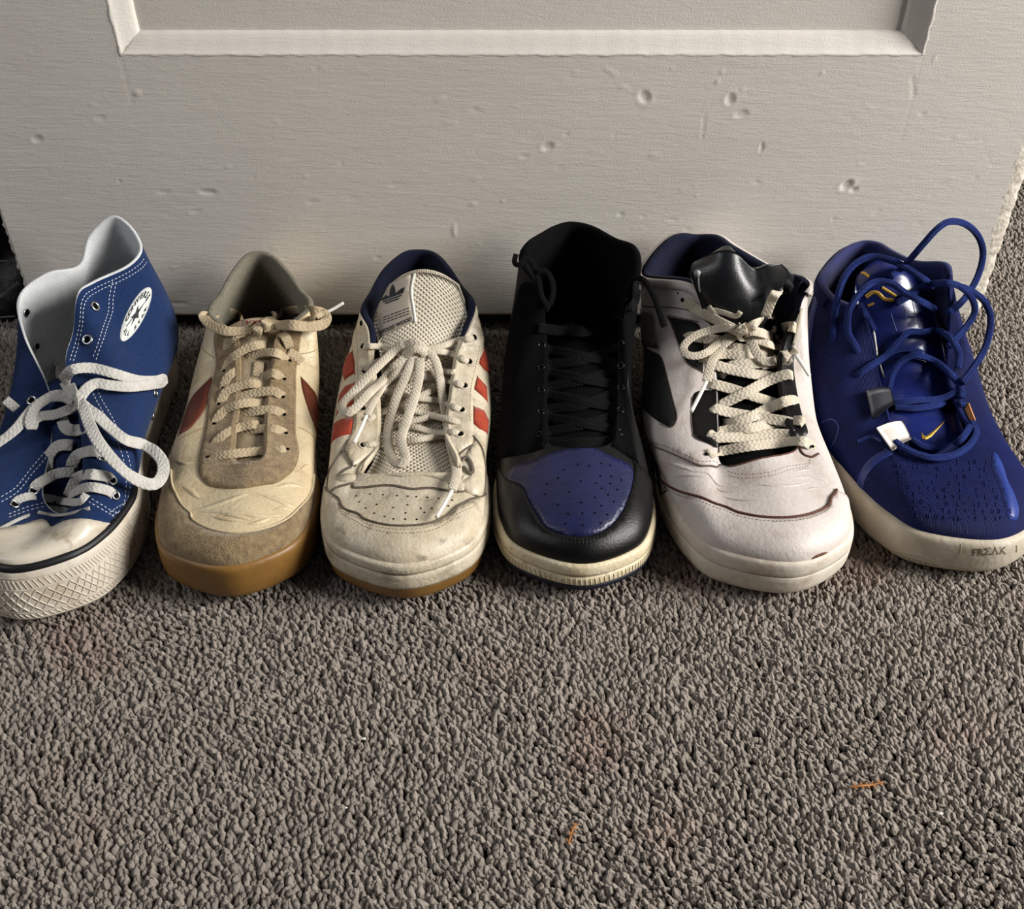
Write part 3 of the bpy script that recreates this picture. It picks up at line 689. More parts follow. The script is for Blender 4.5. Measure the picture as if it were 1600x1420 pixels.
s1 = Shoe('high_top_canvas_sneaker', 'LABEL1', (-31.0, -3.4), (-32.3, -34.2), 11.8, 4.1,
  [(175,338,-4),(205,353,-4.8),(223,388,-6.5),(203,416,-8.7),(148,442,-11.5),(122,462,-13.3),(114,520,-15),(103,569,-17.2),(122,650,-20.5),(128,740,-24.2),
   (100,802,-27),(66,775,-25.6),(78,700,-22),(82,640,-19),(70,595,-17),(36,523,-14),(28,465,-11.7),(72,428,-9.3),(122,415,-7.3),(138,370,-5.2)], lean=.95, um={.15:.30,.27:.32,.40:.34,.52:.37}, flare={.06:.3,.15:.6,.27:.7,.40:.6,.52:.5})
s2 = Shoe('low_leather_trainer', 'LABEL2', (-20.7, -1.6), (-18.9, -32.3), 11.4, 2.9,
  [(405,394,-2.0),(430,401,-2.6),(455,427,-4.6),(473,453,-6.8),(489,480,-9.2),(440,520,-11.5),(428,560,-13.8),(418,620,-17),(416,670,-20.3),(412,712,-23.2),
   (388,722,-23.9),(366,718,-23.2),(366,672,-20.3),(372,622,-17),(372,565,-13.8),(365,525,-11.3),(324,492,-9.2),(343,458,-6.8),(358,430,-4.6),(380,402,-2.6)])
s3 = Shoe('striped_leather_trainer', 'LABEL3', (-7.6, -1.6), (-7.45, -32.5), 11.9, 3.2,
  [(656,392,-2.0),(682,397,-2.6),(702,416,-4.3),(722,446,-6.5),(743,475,-9.4),(733,510,-11.2),(715,550,-13.3),(705,610,-16.5),(699,670,-20),(720,732,-24),
   (650,738,-24.6),(562,738,-23.9),(590,690,-20.6),(591,625,-17),(580,560,-13.5),(576,515,-11.2),(563,486,-9.3),(578,456,-6.5),(598,422,-4.3),(628,397,-2.6)], um={.15:.36,.27:.43,.40:.455,.52:.465,.63:.47}, ul={.15:-.36,.27:-.43,.40:-.455,.52:-.465,.63:-.48})
s4 = Shoe('black_high_top_basketball_shoe', 'LABEL4', (5.1, -1.8), (4.2, -31.6), 11.5, 2.5,
  [(894,349,-2.5),(928,356,-3.2),(965,376,-5.2),(996,390,-8),(1001,425,-10),(975,470,-11.8),(966,520,-13),(964,590,-15.8),(962,650,-19),(955,692,-22),
   (908,700,-22.8),(856,692,-22),(852,650,-19),(853,590,-15.8),(853,530,-13),(845,460,-11),(812,412,-9),(818,385,-7.5),(843,367,-5.2),(868,354,-3.2)], um={.27:.31,.40:.33,.52:.36,.63:.41}, flare={(1,.15):.1,(1,.27):.12,(1,.40):.15,(1,.52):.15,(1,.63):.15})
s5 = Shoe('white_mid_basketball_shoe', 'LABEL5', (15.1, -1.6), (18.2, -32.0), 12.4, 3.1,
  [(1089,369,-1.8),(1124,371,-2.8),(1150,388,-4.6),(1215,425,-7.3),(1262,441,-9.8),(1254,470,-11),(1225,530,-13),(1218,590,-16),(1228,650,-19.3),(1245,700,-22.3),
   (1190,716,-23.6),(1128,726,-23.3),(1122,665,-19.8),(1120,600,-16.2),(1115,540,-13.3),(1108,487,-11.2),(1078,446,-9.5),(1006,436,-6.5),(1013,407,-4.5),(1050,371,-2.4)], ul={.15:-.32,.27:-.41,.40:-.475,.52:-.51,.63:-.52,.74:-.51}, um={.15:.34,.27:.40,.40:.43,.52:.43,.63:.45}, flare={(-1,.15):.1,(-1,.27):.15,(-1,.40):.2,(-1,.52):.2})
s6 = Shoe('blue_knit_basketball_shoe', 'LABEL6', (27.6, -1.8), (32.2, -30.0), 12.3, 2.9,
  [(1346,378,-2.5),(1375,381,-3.2),(1400,395,-4.8),(1435,410,-7),(1484,415,-9.2),(1486,450,-10.8),(1484,520,-13),(1482,590,-15.8),(1500,640,-18.5),(1510,670,-20.5),
   (1455,712,-23),(1400,690,-21.5),(1388,655,-19.5),(1375,600,-16.3),(1365,545,-13.8),(1345,490,-11.5),(1300,470,-9.3),(1278,440,-6.8),(1290,415,-4.8),(1315,390,-3.2)], ul={.15:-.36,.27:-.46,.40:-.51,.52:-.53,.63:-.535,.74:-.52}, um={.15:.36,.27:.42,.40:.45,.52:.45,.63:.455})
def rimrun(s, ks, v=1.0): return [s.p(k, v) for k in ks]
def rng_(a, b, n=9): return [a+(b-a)*i/(n-1) for i in range(n)]
def shift(pts, dx, dy): return [(p[0]+dx, p[1]+dy) for p in pts]
M_black_r = mat('black_rubber_stripe', '#0c0c0e', rough=0.5)
M_thread_w = mat('white_thread', '#c9cbd0', rough=0.8); M_thread_d = mat('dark_thread', '#3b3026', rough=0.8); M_thread_t = mat('tan_thread', '#6b573d', rough=0.8)
M_metal = mat('eyelet_metal', '#b9bcc0', rough=0.28, metal=1.0); M_hole = mat('dark_hole', '#060606', rough=0.9, spec=0.05)
M_lace_w = mat('white_cotton_lace', '#c6c3bd', '#b3afa8', rough=0.9, spec=0.12, nscale=120, bumps=(('braid', 14, 0.14),))
M_lace_b = mat('beige_cotton_lace', '#b8a78b', '#a08e72', rough=0.9, spec=0.12, nscale=90, bumps=(('braid', 14, 0.14),))
M_lace_c = mat('off_white_cotton_lace', '#ccc2b1', '#b7ab98', rough=0.9, spec=0.12, nscale=90, bumps=(('braid', 14, 0.13),))
M_lace_k = mat('black_lace', '#09090a', '#0e0e10', rough=0.9, spec=0.15, nscale=200, bumps=(('braid', 22, 0.5),))
M_lace_blue = mat('blue_rope_lace', '#1a3482', '#13276a', rough=0.75, spec=0.25, nscale=90, bumps=(('braid', 26, 0.5), ('noise', 900, .3)))
M_aglet_w = mat('white_aglet', '#dedbd2', rough=0.3); M_aglet_s = mat('clear_aglet', '#a9a7a3', rough=0.15, spec=0.8)
M_ink = mat('navy_ink', '#14161f', rough=0.6)
M_toecap = mat('toe_cap_rubber', '#cfc6b5', '#bfb39f', rough=0.38, spec=0.5, nscale=30, wear='#837460', wscale=60, wlo=.54, whi=.76, bumps=(('noise', 90, .4), ('creases', 80, .3)))

# ================================================================== shoe 1: blue canvas high top
s1.root['label'] = 'blue canvas high-top sneaker with white rubber toe cap and white star patch at the ankle'; s1.root['group'] = 'worn sneakers lined up against the door'
s1.upper(M_canvas); s1.lining(M_canvas_in, .28, tthin=.2, label='white canvas inner lining'); s1.insole(M_canvas_in)
so = s1.band('foxing', [(-.1,-.5),(0.05,-.1),(.35,.15),(1.0,.22),(2.0,.22),(3.0,.16),(3.75,.1),(3.9,-.2)], M_foxing, cap=True)
s1.band('foxing_stripe', [(3.6,-.3),(3.78,.1),(4.02,.08),(4.14,-.06),(4.14,-.5)], M_black_r, label='black rubber stripe round the top of the sole')
s1.tongue([(98,842,-28.3,3.2,.3),(100,812,-26.3,3.0,.5),(106,770,-24.3,2.7,.6),(112,720,-23.0,2.2,.8),(112,650,-20.0,2,.8),(105,590,-17.0,2,.8)], mat('navy_canvas_tongue', '#16305f', '#102650', rough=.85, nscale=300, bumps=(('weave', 420, .25),)), t=.3)
s1.panel('toe_cap', [(-48,842),(-30,826),(0,826),(32,821),(74,816),(111,813),(148,813),(172,817),(194,829),(188,846),(168,860),(138,873),(99,884),(64,888),(32,888),(7,884),(-25,876)], M_toecap, t=.16)
g = Geo()
# moulded relief on the toe bumper: lattice of diamonds between two rows of slanted ribs
for q in range(46):
    k = 6.2+q*0.165
    for a, b in ((0, .33), (.33, 0)):
        V, Fc = so.strip([s1.gp(so, k+a, 1.0), s1.gp(so, k+b, 2.5)], .10, .07, smooth=False, step=.2); g.add(V, Fc)
g.build('diamond_relief', M_foxing, s1.root, kind='stuff')
g = Geo()
for q in range(92):
    k = 6.2+q*0.083
    for z0, z1 in ((2.7, 3.25), (.45, .8)):
        V, Fc = so.strip([s1.gp(so, k, z0), s1.gp(so, k+.06, z1)], .08, .05, smooth=False, step=.2); g.add(V, Fc)
g.build('slanted_ribs', M_foxing, s1.root, kind='stuff')
for z in (2.6, 3.4, .9, .38):
    V, Fc = so.strip([s1.gp(so, k, z) for k in rng_(5.5, 14.5, 30)], .07, .035, step=.3); obj('foxing_line', V, Fc, M_foxing, s1.root)
g = Geo()
A = [(225,404),(206,422),(175,438),(144,453),(133,461),(127,475),(125,500),(119,531),(109,565)]
Bc = [(176,440),(171,464),(168,492),(156,528),(144,562)]
Cc = [(148,596),(158,622),(177,655),(190,685),(200,712),(205,742),(204,800)]
for L_ in (A, shift(A, 4, 5), Bc, shift(Bc, 6, 1), Cc, shift(Cc, -8, 2), [(2,776),(25,761),(49,731),(71,704)], [(2,784),(28,768),(52,738),(75,710)],
           [(14,808),(45,797),(81,785)], [(14,803),(45,791),(79,780)], [(138,783),(155,793),(172,803),(197,820)], [(143,779),(160,789),(177,799),(200,812)], [(172,800),(187,790),(202,783)], [(176,805),(190,796),(206,790)]):
    s1.G.stitches(g, L_, .20, .13, .055, .035)
s1.T.stitches(g, [(107,775),(112,735),(113,690)], .2, .13, .055, .035); s1.T.stitches(g, [(118,775),(122,735),(122,690)], .2, .13, .055, .035)
g.build('stitching', M_thread_w, s1.root, kind='stuff', label='white contrast stitching')
# round ankle patch
cx, cy = 212, 491; xv = (24, -25); yv = (7, -35)
cpt = lambda r, a: (cx+xv[0]*r*math.cos(a)+yv[0]*r*math.sin(a), cy+xv[1]*r*math.cos(a)+yv[1]*r*math.sin(a))
s1.panel('ankle_patch', [cpt(.98, 2*math.pi*i/20) for i in range(20)], mat('patch_white', '#cfd3cf', rough=.5), t=.09, step=.3, label='round white ankle patch with a star and lettering')
patch = [c for c in s1.root.children if c.name.startswith('ankle_patch')][0]
g = Geo()
st = [((.42 if i % 2 == 0 else .17)*math.cos(math.pi/2+i*math.pi/5), (.42 if i % 2 == 0 else .17)*math.sin(math.pi/2+i*math.pi/5)-.02) for i in range(10)]
lay(g, s1.G, [(0, 0)]+st, [(0, 1+i, 1+(i+1) % 10) for i in range(10)], (cx, cy), xv, yv, .11)
for i, ch in enumerate('CONVERSE'):
    V, Fc = text_mesh(ch, .34, .012); a = math.radians(158-i*19.5); b = a-math.pi/2
    V = np.stack((V[:, 0]*math.cos(b)-V[:, 1]*math.sin(b)+.70*math.cos(a), V[:, 0]*math.sin(b)+V[:, 1]*math.cos(b)+.70*math.sin(a)), 1)
    lay(g, s1.G, V, Fc, (cx, cy), xv, yv, .115)
for i, ch in enumerate('ALL STAR'):
    if ch == ' ': continue
    V, Fc = text_mesh(ch, .26, .01); a = math.radians(205+i*19); b = a+math.pi/2
    V = np.stack((V[:, 0]*math.cos(b)-V[:, 1]*math.sin(b)+.72*math.cos(a), V[:, 0]*math.sin(b)+V[:, 1]*math.cos(b)+.72*math.sin(a)), 1)
    lay(g, s1.G, V, Fc, (cx, cy), xv, yv, .115)
for a, b in (((-.62, -.12), (-.22, -.02)), ((.22, .1), (.64, .2))):
    lay(g, s1.G, *poly([(a[0], a[1]-.03), (b[0], b[1]-.03), (b[0], b[1]+.03), (a[0], a[1]+.03)]), (cx, cy), xv, yv, .115)
g.build('star_and_lettering', M_ink, patch, smooth=False)
for (x, y, G_, r) in [(148,479,s1.G,.42),(137,531,s1.G,.42),(163,716,s1.G,.38),(175,751,s1.G,.38),(180,774,s1.G,.38),(52,767,s1.G,.36),(23,788,s1.G,.36),(50,626,s1.G,.4),(242,614,s1.G,.34),(238,650,s1.G,.34)]:
    i, j = G_.hit(x, y); g = Geo(); ring_geo(g, G_.at(i, j, .05), G_.nat(i, j), r*.5, r, .1); e = g.build('eyelet', M_metal, s1.root)
    g = Geo(); disc_geo(g, G_.at(i, j, .04), G_.nat(i, j), r*.55); g.build('eyelet_hole', M_hole, e)
for (x, y) in [(41,489),(57,541)]:
    n = -s1.G.nat(*s1.G.hit(x, y)); d = ray(x, y)
    r_ = s1.lin.bvh.ray_cast(Vector(ORI), Vector(d))
    if r_[0] is not None:
        C = np.array(r_[0]); n = np.array(r_[1]); n = n if n@d < 0 else -n
        g = Geo(); ring_geo(g, C+n*.04, n, .22, .36, .08); e = g.build('eyelet', M_metal, s1.root); g = Geo(); disc_geo(g, C+n*.05, n, .24); g.build('eyelet_hole', M_hole, e)
L = Laces([s1.G, s1.T], .72, .11)
L.add([(0,826,.1),(37,808,.12),(84,793,.12)], wd=.25); L.add([(59,800,.1),(86,805,.12),(111,802,.12),(140,794,.1)], wd=.25)
L.add([(21,788,-.1),(30,780,.2),(49,775,.3),(74,778,.35),(99,783,.4),(123,784,.4),(135,772,.2)], wd=.6)
L.add([(181,776,-.1),(172,768,.25),(160,764,.35),(143,761,.45),(126,764,.5),(108,774,.35)])
L.add([(176,752,-.1),(168,745,.25),(158,743,.35),(138,741,.5),(121,747,.5),(113,761,.4),(106,776,.2)], wd=.8)
L.add([(52,767,-.1),(56,759,.25),(64,753,.35),(84,742,.45),(100,738,.45),(117,738,.3)], wd=.75)
L.add([(162,716,-.1),(156,706,.3),(138,705,.5),(122,711,.5),(114,722,.3),(112,730,.1)], wd=.85)
L.add([(76,740,.0),(75,726,.35),(77,712,.45),(87,699,.5),(99,695,.5),(114,696,.3)], wd=.85)
L.add([(97,655,.3),(103,668,.45),(112,672,.5),(123,672,.5),(140,667,.3)], wd=.9)
L.add([(84,571,1.0),(92,575,1.3),(98,588,1.4),(107,603,1.4),(115,617,1.2),(119,630,.9)], wd=.95)
L.add([(101,600,1.2),(103,588,1.5),(115,577,1.6),(144,575,1.2),(180,584,1.1),(216,594,1.2),(242,595,1.4),(255,592,1.5),(256,597,1.5),(240,600,1.4),(204,604,1.1),(172,602,1.0),(150,599,1.0),(134,609,1.0),(124,624,.9)], wd=.8)
L.add([(124,628,.9),(132,640,1.0),(139,661,1.1),(153,689,1.3),(177,719,1.6),(202,742,2.4),(227,755,3.3),(244,755,4.0),(254,741,4.3),(254,722,4.0),(241,705,3.2),(222,694,2.1),(197,687,1.6),(172,668,1.0),(153,650,1.0),(138,640,.9),(127,631,.9)], wd=.85)
L.add([(118,626,.9),(106,621,1.1),(94,617,1.2),(79,620,1.2),(57,634,1.2),(43,648,1.2),(25,670,1.2),(4,687,1.3),(-18,698,1.4)], wd=.8)
L.add([(118,634,.8),(102,642,1.0),(84,648,1.0),(66,650,1.0),(54,656,1.1),(50,668,1.2),(47,656,1.3),(56,636,1.3),(76,622,1.2),(98,620,1.1),(114,628,.9)], wd=.75)
L.add([(8,624,'y',-18.5),(20,634,'y',-18.7),(34,645,'y',-19),(46,650,'y',-19.2)], wd=.7)
knot(L, 117, 627, 1.15, 9)
L.g.build('lace', M_lace_w, s1.root, label='flat white lace tied in a bow')

# ================================================================== shoe 2: cream leather trainer with suede and gum sole
s2.root['label'] = 'aged cream leather low trainer with tan suede toe band, brown side marks and gum sole'; s2.root['group'] = 'worn sneakers lined up against the door'
s2.upper(M_cream); s2.lining(M_greyin, .5, m2=M_suede, label='grey ribbed fabric collar lining'); s2.insole(M_greyin)
so = s2.band('gum_sole', [(-.1,-.5),(0.05,-.15),(.4,.08),(1.2,.16),(2.2,.14),(2.85,.05),(3.0,-.35)], M_gum, cap=True)
s2.tongue([(390,735,-24.0,2.5,.8),(392,680,-20.3,2.2,.7),(395,620,-16.8,2.2,.7),(397,560,-13.3,2.4,.8),(400,520,-11.0,2.6,.9),(402,496,-9.6,2.6,.9)], mat('beige_padded_tongue', '#a8987c', '#927f63', rough=.8, nscale=80, bumps=(('noise', 300, .5),)), t=.5)
s2.panel('suede_eyestay', [(336,503),(336,503),(335,540),(331,600),(323,655),(316,691),(310,721),(311,742),(322,756),(346,763),(383,763),(414,758),(444,748),(461,731),(467,707),(462,676),(462,640),(464,570),(472,519),(472,519),(455,512),(455,512)]+[s2.p(5, 1), s2.p(5,1)]+rimrun(s2, [6,7,8,9,9.5,10,10.5,11,12,13,14])+[s2.p(15,1), s2.p(15,1)], M_suede, t=.14)
s2.panel('suede_toe_band', [(262,700),(262,700),(268,752),(277,776),(295,801),(301,813),(322,826),(346,833),(383,834),(420,826),(448,813),(467,795),(483,776),(488,762),(490,742),(497,705),(497,705)]+rimrun(s2, [6.2,6.2,6.6,7,7.5,8,8.5,9,9.5,10,10.5,11,11.5,12,12.5,13,13.5,13.9,13.9], 0.0), M_suede, t=.13)
g = Geo(); toeline = [(268,735),(269,752),(277,774),(295,799),(301,811),(322,824),(346,831),(383,832),(420,824),(448,811),(467,793),(482,775),(487,761),(489,742)]
V, Fc = s2.G.strip(toeline, .14, .17); g.add(V, Fc); g.build('toe_band_piping', M_cream, s2.root)
M_rust = mat('rust_brown_leather', '#672d15', '#54220f', rough=.5, nscale=60, bumps=(('noise', 400, .4),))
s2.panel('side_mark', [(331,589),(331,589),(318,602),(300,622),(290,645),(279,680),(279,680),(297,669),(316,646),(327,619),(331,589),(331,589)], M_rust, t=.09, smooth=True)
s2.panel('side_mark', [(470,589),(470,589),(475,619),(487,655),(496,680),(496,680),(499,645),(494,620),(483,603),(470,589),(470,589)], M_rust, t=.09)
M_crease = mat('dirty_crease', '#8a7350', rough=.6)
for L_ in ([(316,541),(320,548),(327,554),(335,559)], [(470,553),(483,551),(493,547)], [(467,668),(480,674),(492,685)], [(320,668),(300,676),(280,687)], [(303,618),(318,603),(328,592)]):
    V, Fc = s2.G.strip(L_, .07, .02); obj('seam', V, Fc, M_crease, s2.root)
for L_, w_ in (([(303,801),(320,799),(345,799),(380,802),(410,806),(440,804)], .5), ([(300,797),(320,794),(345,786),(372,776),(392,770)], .45), ([(405,771),(432,780),(450,788),(466,794)], .5), ([(345,803),(370,806),(398,814)], .35), ([(385,819),(400,817),(425,808)], .35),
               ([(330,806),(360,812),(390,812)], .3), ([(425,797),(440,794),(458,796)], .3), ([(430,760),(455,757),(478,762)], .4), ([(285,760),(300,768),(316,780)], .4), ([(275,720),(290,724),(305,722)], .35), ([(468,735),(480,728),(488,732)], .3)):
    V, Fc = s2.G.strip(L_, w_, .08, taper=True); obj('leather_crease', V, Fc, M_cream, s2.root)
g = Geo(); s2.G.stitches(g, [(314,735),(325,736),(345,731),(372,728),(400,726),(448,726)], .16, .12, .05, .03, base=.14); s2.G.stitches(g, [(314,722),(315,740),(325,751),(347,757)], .16, .12, .05, .03, base=.14)
s2.G.stitches(g, [(469,519),(461,570),(458,640),(459,676),(463,707)], .16, .12, .05, .03, base=.14); g.build('stitching', M_thread_t, s2.root, kind='stuff')
for x, y in [(444,594),(443,622),(445,650),(447,679),(449,704),(349,607),(343,633),(336,664),(332,692),(326,716),(352,581),(452,565)]:
    i, j = s2.G.hit(x, y); g = Geo(); disc_geo(g, s2.G.at(i, j, .15), s2.G.nat(i, j), .13); g.build('lace_hole', M_hole, s2.root)
s2.panel('tongue_label', [(380,500),(380,500),(416,500),(416,500),(414,512),(414,512),(382,512),(382,512)], mat('label_cream', '#b59a86', rough=.7), t=.06, grid=s2.T, smooth=True, step=.3)
g = Geo(); V, Fc = text_mesh('NIKE', 1.0, .02); lay(g, s2.T, V, Fc, (397,505), (11,0), (0,-9), .09); g.build('red_lettering', mat('red_thread', '#7e1f18', rough=.7), s2.root, smooth=False)
L = Laces([s2.G, s2.T], .74, .11)
for P_ in ([(327,716,-.05),(335,713,.25),(362,709,.4),(403,705,.45),(440,702,.3),(449,704,-.05)],
           [(444,650,-.05),(438,645,.25),(424,640,.4),(396,643,.3),(371,651,.1)],[(444,622,-.05),(438,617,.25),(426,611,.4),(398,614,.3),(371,622,.1)],
           [(447,679,-.05),(440,674,.25),(425,669,.4),(400,671,.3),(368,679,.1)],[(442,596,-.05),(436,588,.25),(426,583,.4),(416,588,.25),(410,598,0)],
           [(449,568,-.05),(442,557,.3),(430,551,.45),(405,552,.4),(384,562,.2)],
           [(333,697,-.05),(340,688,.3),(352,677,.5),(373,668,.6),(396,663,.55),(410,664,.2)],[(335,666,-.05),(341,652,.3),(352,640,.5),(371,632,.6),(393,629,.55),(407,632,.2)],
           [(343,637,-.05),(348,621,.3),(356,610,.5),(377,602,.6),(396,599,.55),(410,602,.2)],[(350,612,.0),(352,596,.35),(360,585,.45),(372,578,.3)],
           [(351,583,-.05),(356,567,.35),(366,556,.55),(384,545,.7),(402,539,.7),(418,537,.5)],[(354,549,.0),(356,536,.4),(364,526,.6),(380,519,.8),(396,516,.8)]):
    L.add(P_[:-1]+[(P_[-1][0], P_[-1][1], min(-.12, P_[-1][2]))])
L.add([(395,514,.9),(376,517,1.0),(352,517,1.1),(330,508,1.2),(318,495,1.3),(322,494,1.4),(338,500,1.4),(352,490,1.4),(362,489,1.3),(375,496,1.2),(390,508,1.1)], wd=.8, roll=15)
L.add([(410,514,.9),(418,502,1.3),(434,490,1.5),(458,485,1.6),(483,485,1.6),(503,489,1.7),(510,497,1.8),(503,507,1.7),(480,510,1.5),(455,508,1.3),(430,508,1.2),(412,512,1.0)], wd=.85, roll=10)
L.add([(468,497,1.3),(489,497,1.6),(504,490,1.8),(512,487,1.9)], wd=.4)
L.add([(420,513,.8),(434,517,.8),(446,527,.6),(453,543,.3)]); L.add([(450,549,.3),(462,556,.25),(472,566,.1)])
L.add([(402,588,.05),(404,574,.1),(405,565,.1)], wd=.8)
knot(L, 402, 515, 1.0, 8)
L.g.build('lace', M_lace_b, s2.root, label='flat beige lace tied in a bow')
a = Geo(); L.add([(510,488,1.9),(522,482,2.0),(537,473,2.1)], wd=.24, th=.2, g=a); a.build('aglet', M_aglet_w, s2.root)

# ================================================================== shoe 3: white leather trainer with red stripes
s3.root['label'] = 'scuffed white leather low trainer with red side stripes, printed tongue label and white lace bow'; s3.root['group'] = 'worn sneakers lined up against the door'
M_red = mat('red_suede_stripe', '#a43718', '#8a2a10', rough=.85, nscale=200, sheen=.2, bumps=(('noise', 900, .5),))
M_groove = mat('grimy_raw_edge', '#6a5f52', '#4d4439', rough=.8, nscale=150, bumps=(('noise', 500, .8),))
M_tmesh = mat('off_white_tongue_mesh', '#ddd2bf', '#cfc3ae', rough=.85, nscale=60, bumps=(('mesh', 1.25, 1.1),))
s3.upper(M_white_l); s3.lining(M_navy, .6, kc=(5.6, 14.4), m2=M_white_l, label='navy padded collar lining'); s3.insole(M_navy)
so = s3.band('gum_outsole', [(-.1,-.5),(0.05,-.2),(.4,.0),(1.0,.08),(1.3,.08),(1.4,-.3)], M_gum, cap=True)
so3 = s3.band('midsole', [(1.25,-.3),(1.3,.16),(1.9,.2),(2.5,.16),(2.56,.02),(2.66,.02),(2.72,.14),(3.1,.12),(3.35,0),(3.42,-.35)], M_white_l, label='off-white rubber midsole with stitched groove')
g = Geo(); V, Fc = so3.strip([s3.gp(so3, k, 2.61) for k in rng_(4, 16, 40)], .16, .02); g.add(V, Fc); g.build('sole_groove', M_groove, s3.root)
g = Geo(); so3.stitches(g, [s3.gp(so3, k, 2.61) for k in rng_(5, 15, 40)], .38, .28, .10, .05); g.build('sole_stitching', mat('pale_thread', '#bcae96', rough=.8), s3.root)
s3.tongue([(655,758,-24.6,4.7,.6),(650,700,-21.0,3.0,.8),(648,640,-17.2,2.7,.8),(650,580,-14.0,2.7,.9),(653,520,-11.6,3.1,1.2),(656,470,-10.0,3.6,1.5),(660,426,-8.8,2.7,1.2)], M_tmesh, t=.7)
s3.panel('eyestay', [(744,474),(744,474),(753,480),(758,498),(755,528),(751,549),(743,591),(739,623),(739,655),(740,675),(737,695),(719,711),(719,711)]+[s3.p(8.6,1), s3.p(8.6,1)]+rimrun(s3, [8,7.5,7,6.5,6,5.5,5,4.5])+[s3.p(4.2,1)]*2, M_white_l, t=.15)
s3.panel('eyestay', [(572,487),(572,487),(560,486),(552,498),(553,528),(555,560),(556,591),(553,633),(550,676),(539,705),(551,729),(551,729),(580,713)]+[s3.p(11.6,1), s3.p(11.6,1)]+rimrun(s3, [12,12.5,13,13.5,14,14.5,15])+[s3.p(15.6,1)]*2, M_white_l, t=.15)
for P_ in ([(551,549),(554,583),(539,593),(534,578),(540,555)], [(553,599),(554,633),(527,646),(531,618),(540,604)], [(553,652),(548,678),(519,690),(522,663)], [(548,512),(549,523),(540,522),(540,512)],
           [(756,546),(763,562),(764,584),(756,577),(747,566)], [(746,589),(760,605),(761,627),(749,615),(741,608)], [(741,636),(756,642),(763,658),(761,677),(749,670),(739,661)]):
    s3.panel('side_stripe', [q for q in P_ for _ in (0, 1)], M_red, t=.10, label='red suede side stripe', step=.3)
toec = [(508,764),(531,782),(551,801),(572,813),(602,821),(633,823),(674,818),(698,807),(721,789),(741,779),(757,772)]
s3.panel('toe_overlay', [toec[0]]+toec+[toec[-1]]+rimrun(s3, [7.1,7.1,7.5,8,8.5,9,9.5,10,10.5,11,11.5,12,12.5,12.9,12.9], 0.0), mat('grimy_white_leather', '#cdc2ad', '#b6a78c', rough=.5, spec=.4, nscale=40, wear='#5b4e3e', wscale=75, wlo=.53, whi=.74, bumps=(('noise', 400, .5), ('noise', 80, .8))), t=.15)
s3.panel('wing_panel', [(742,684),(742,684),(752,705),(757,742),(756,768),(756,768),(741,774),(725,766),(725,766),(705,762),(703,745),(703,745),(731,745),(735,728),(728,712),(728,712)], M_white_l, t=.10)
g = Geo()
for L_, w_, b_ in ((toec, .13, .15), ([(517,768),(531,760),(551,757),(592,759),(643,764),(684,764),(725,767),(747,776)], .22, .02), ([(739,682),(753,705),(757,742),(755,772)], .15, .11), ([(545,687),(529,713),(514,738),(508,760)], .15, .03),
                ([(539,706),(545,718),(551,729)], .12, .15), ([(527,745),(540,734),(556,727)], .18, .05), ([(738,697),(724,707),(716,716)], .12, .15)):
    V, Fc = s3.G.strip(L_, w_, .05, base=b_); g.add(V, Fc)
V, Fc = s3.G.strip([(720,722),(729,716),(736,726),(738,738),(733,740),(724,730)], .28, .05, base=.12); g.add(V, Fc)
g.build('raw_edge', M_groove, s3.root, label='grimy grey raw leather edges')
s3.panel('throat_lip', [(526,748),(526,748),(551,741),(612,737),(664,736),(702,740),(733,745),(733,745),(725,752),(684,748),(633,745),(580,747),(540,753)], M_white_l, t=.12)
g = Geo()
for L_ in ([(x, y+6) for x, y in toec[1:-1]], [(x, y+12) for x, y in toec[1:-1]]): s3.G.stitches(g, L_, .15, .1, .05, .03, base=.15)
s3.G.stitches(g, [(751,485),(753,500),(750,530),(746,552),(738,592),(734,625),(734,660)], .15, .1, .05, .03, base=.15)
s3.G.stitches(g, [(560,500),(560,560),(561,600),(558,640),(555,676),(545,704)], .15, .1, .05, .03, base=.15)
g.build('stitching', M_thread_t, s3.root, kind='stuff')
g = Geo()
for x, y in [(328,562),(432,548),(533,553),(637,560),(722,565),(787,568),(870,574),(957,582),(1060,595),(485,628),(720,632),(610,652),(820,657),(905,658),(1030,638),(400,655),(465,695),(545,720),(612,738),(705,693),(702,740),(848,690),(790,742),(350,608)]:
    i, j = s3.G.hit(490+x/4.897, 660+y/4.897); disc_geo(g, s3.G.at(i, j), s3.G.nat(i, j), .075, .02, 8)
g.build('perforations', M_hole, s3.root, kind='stuff')
for x, y, r in [(739,528,.40),(732,566,.40),(725,604,.40),(721,642,.40),(719,680,.40),(569,542,.38),(571,581,.38),(567,697,.38),(567,640,.36)]:
    i, j = s3.G.hit(x, y); g = Geo(); ring_geo(g, s3.G.at(i, j, .15), s3.G.nat(i, j), r*.55, r, .07); e = g.build('eyelet', M_white_l, s3.root)
    g = Geo(); disc_geo(g, s3.G.at(i, j, .14), s3.G.nat(i, j), r*.58); g.build('eyelet_hole', M_hole, e)
for x, y in ((745,494),(567,505)):
    i, j = s3.G.hit(x, y); g = Geo(); disc_geo(g, s3.G.at(i, j, .16), s3.G.nat(i, j), .17, stretch=1.3); g.build('eyelet_hole', M_hole, s3.root)
s3.panel('tongue_label', [(643,424),(643,424),(642,450),(645,480),(648,502),(648,502),(625,513),(596,527),(596,527),(590,500),(592,468),(606,446),(625,431)], mat('satin_label', '#a59a8c', rough=.45, spec=.5), t=.08, grid=s3.T, step=.3, label='grey satin tongue label with leaf mark and lettering')
V, Fc = s3.T.strip([(644,424),(643,450),(646,480),(649,503)], .22, .12); obj('label_piping', V, Fc, M_aglet_w, s3.root)
lab = [c for c in s3.root.children if c.name.startswith('tongue_label')][-1]
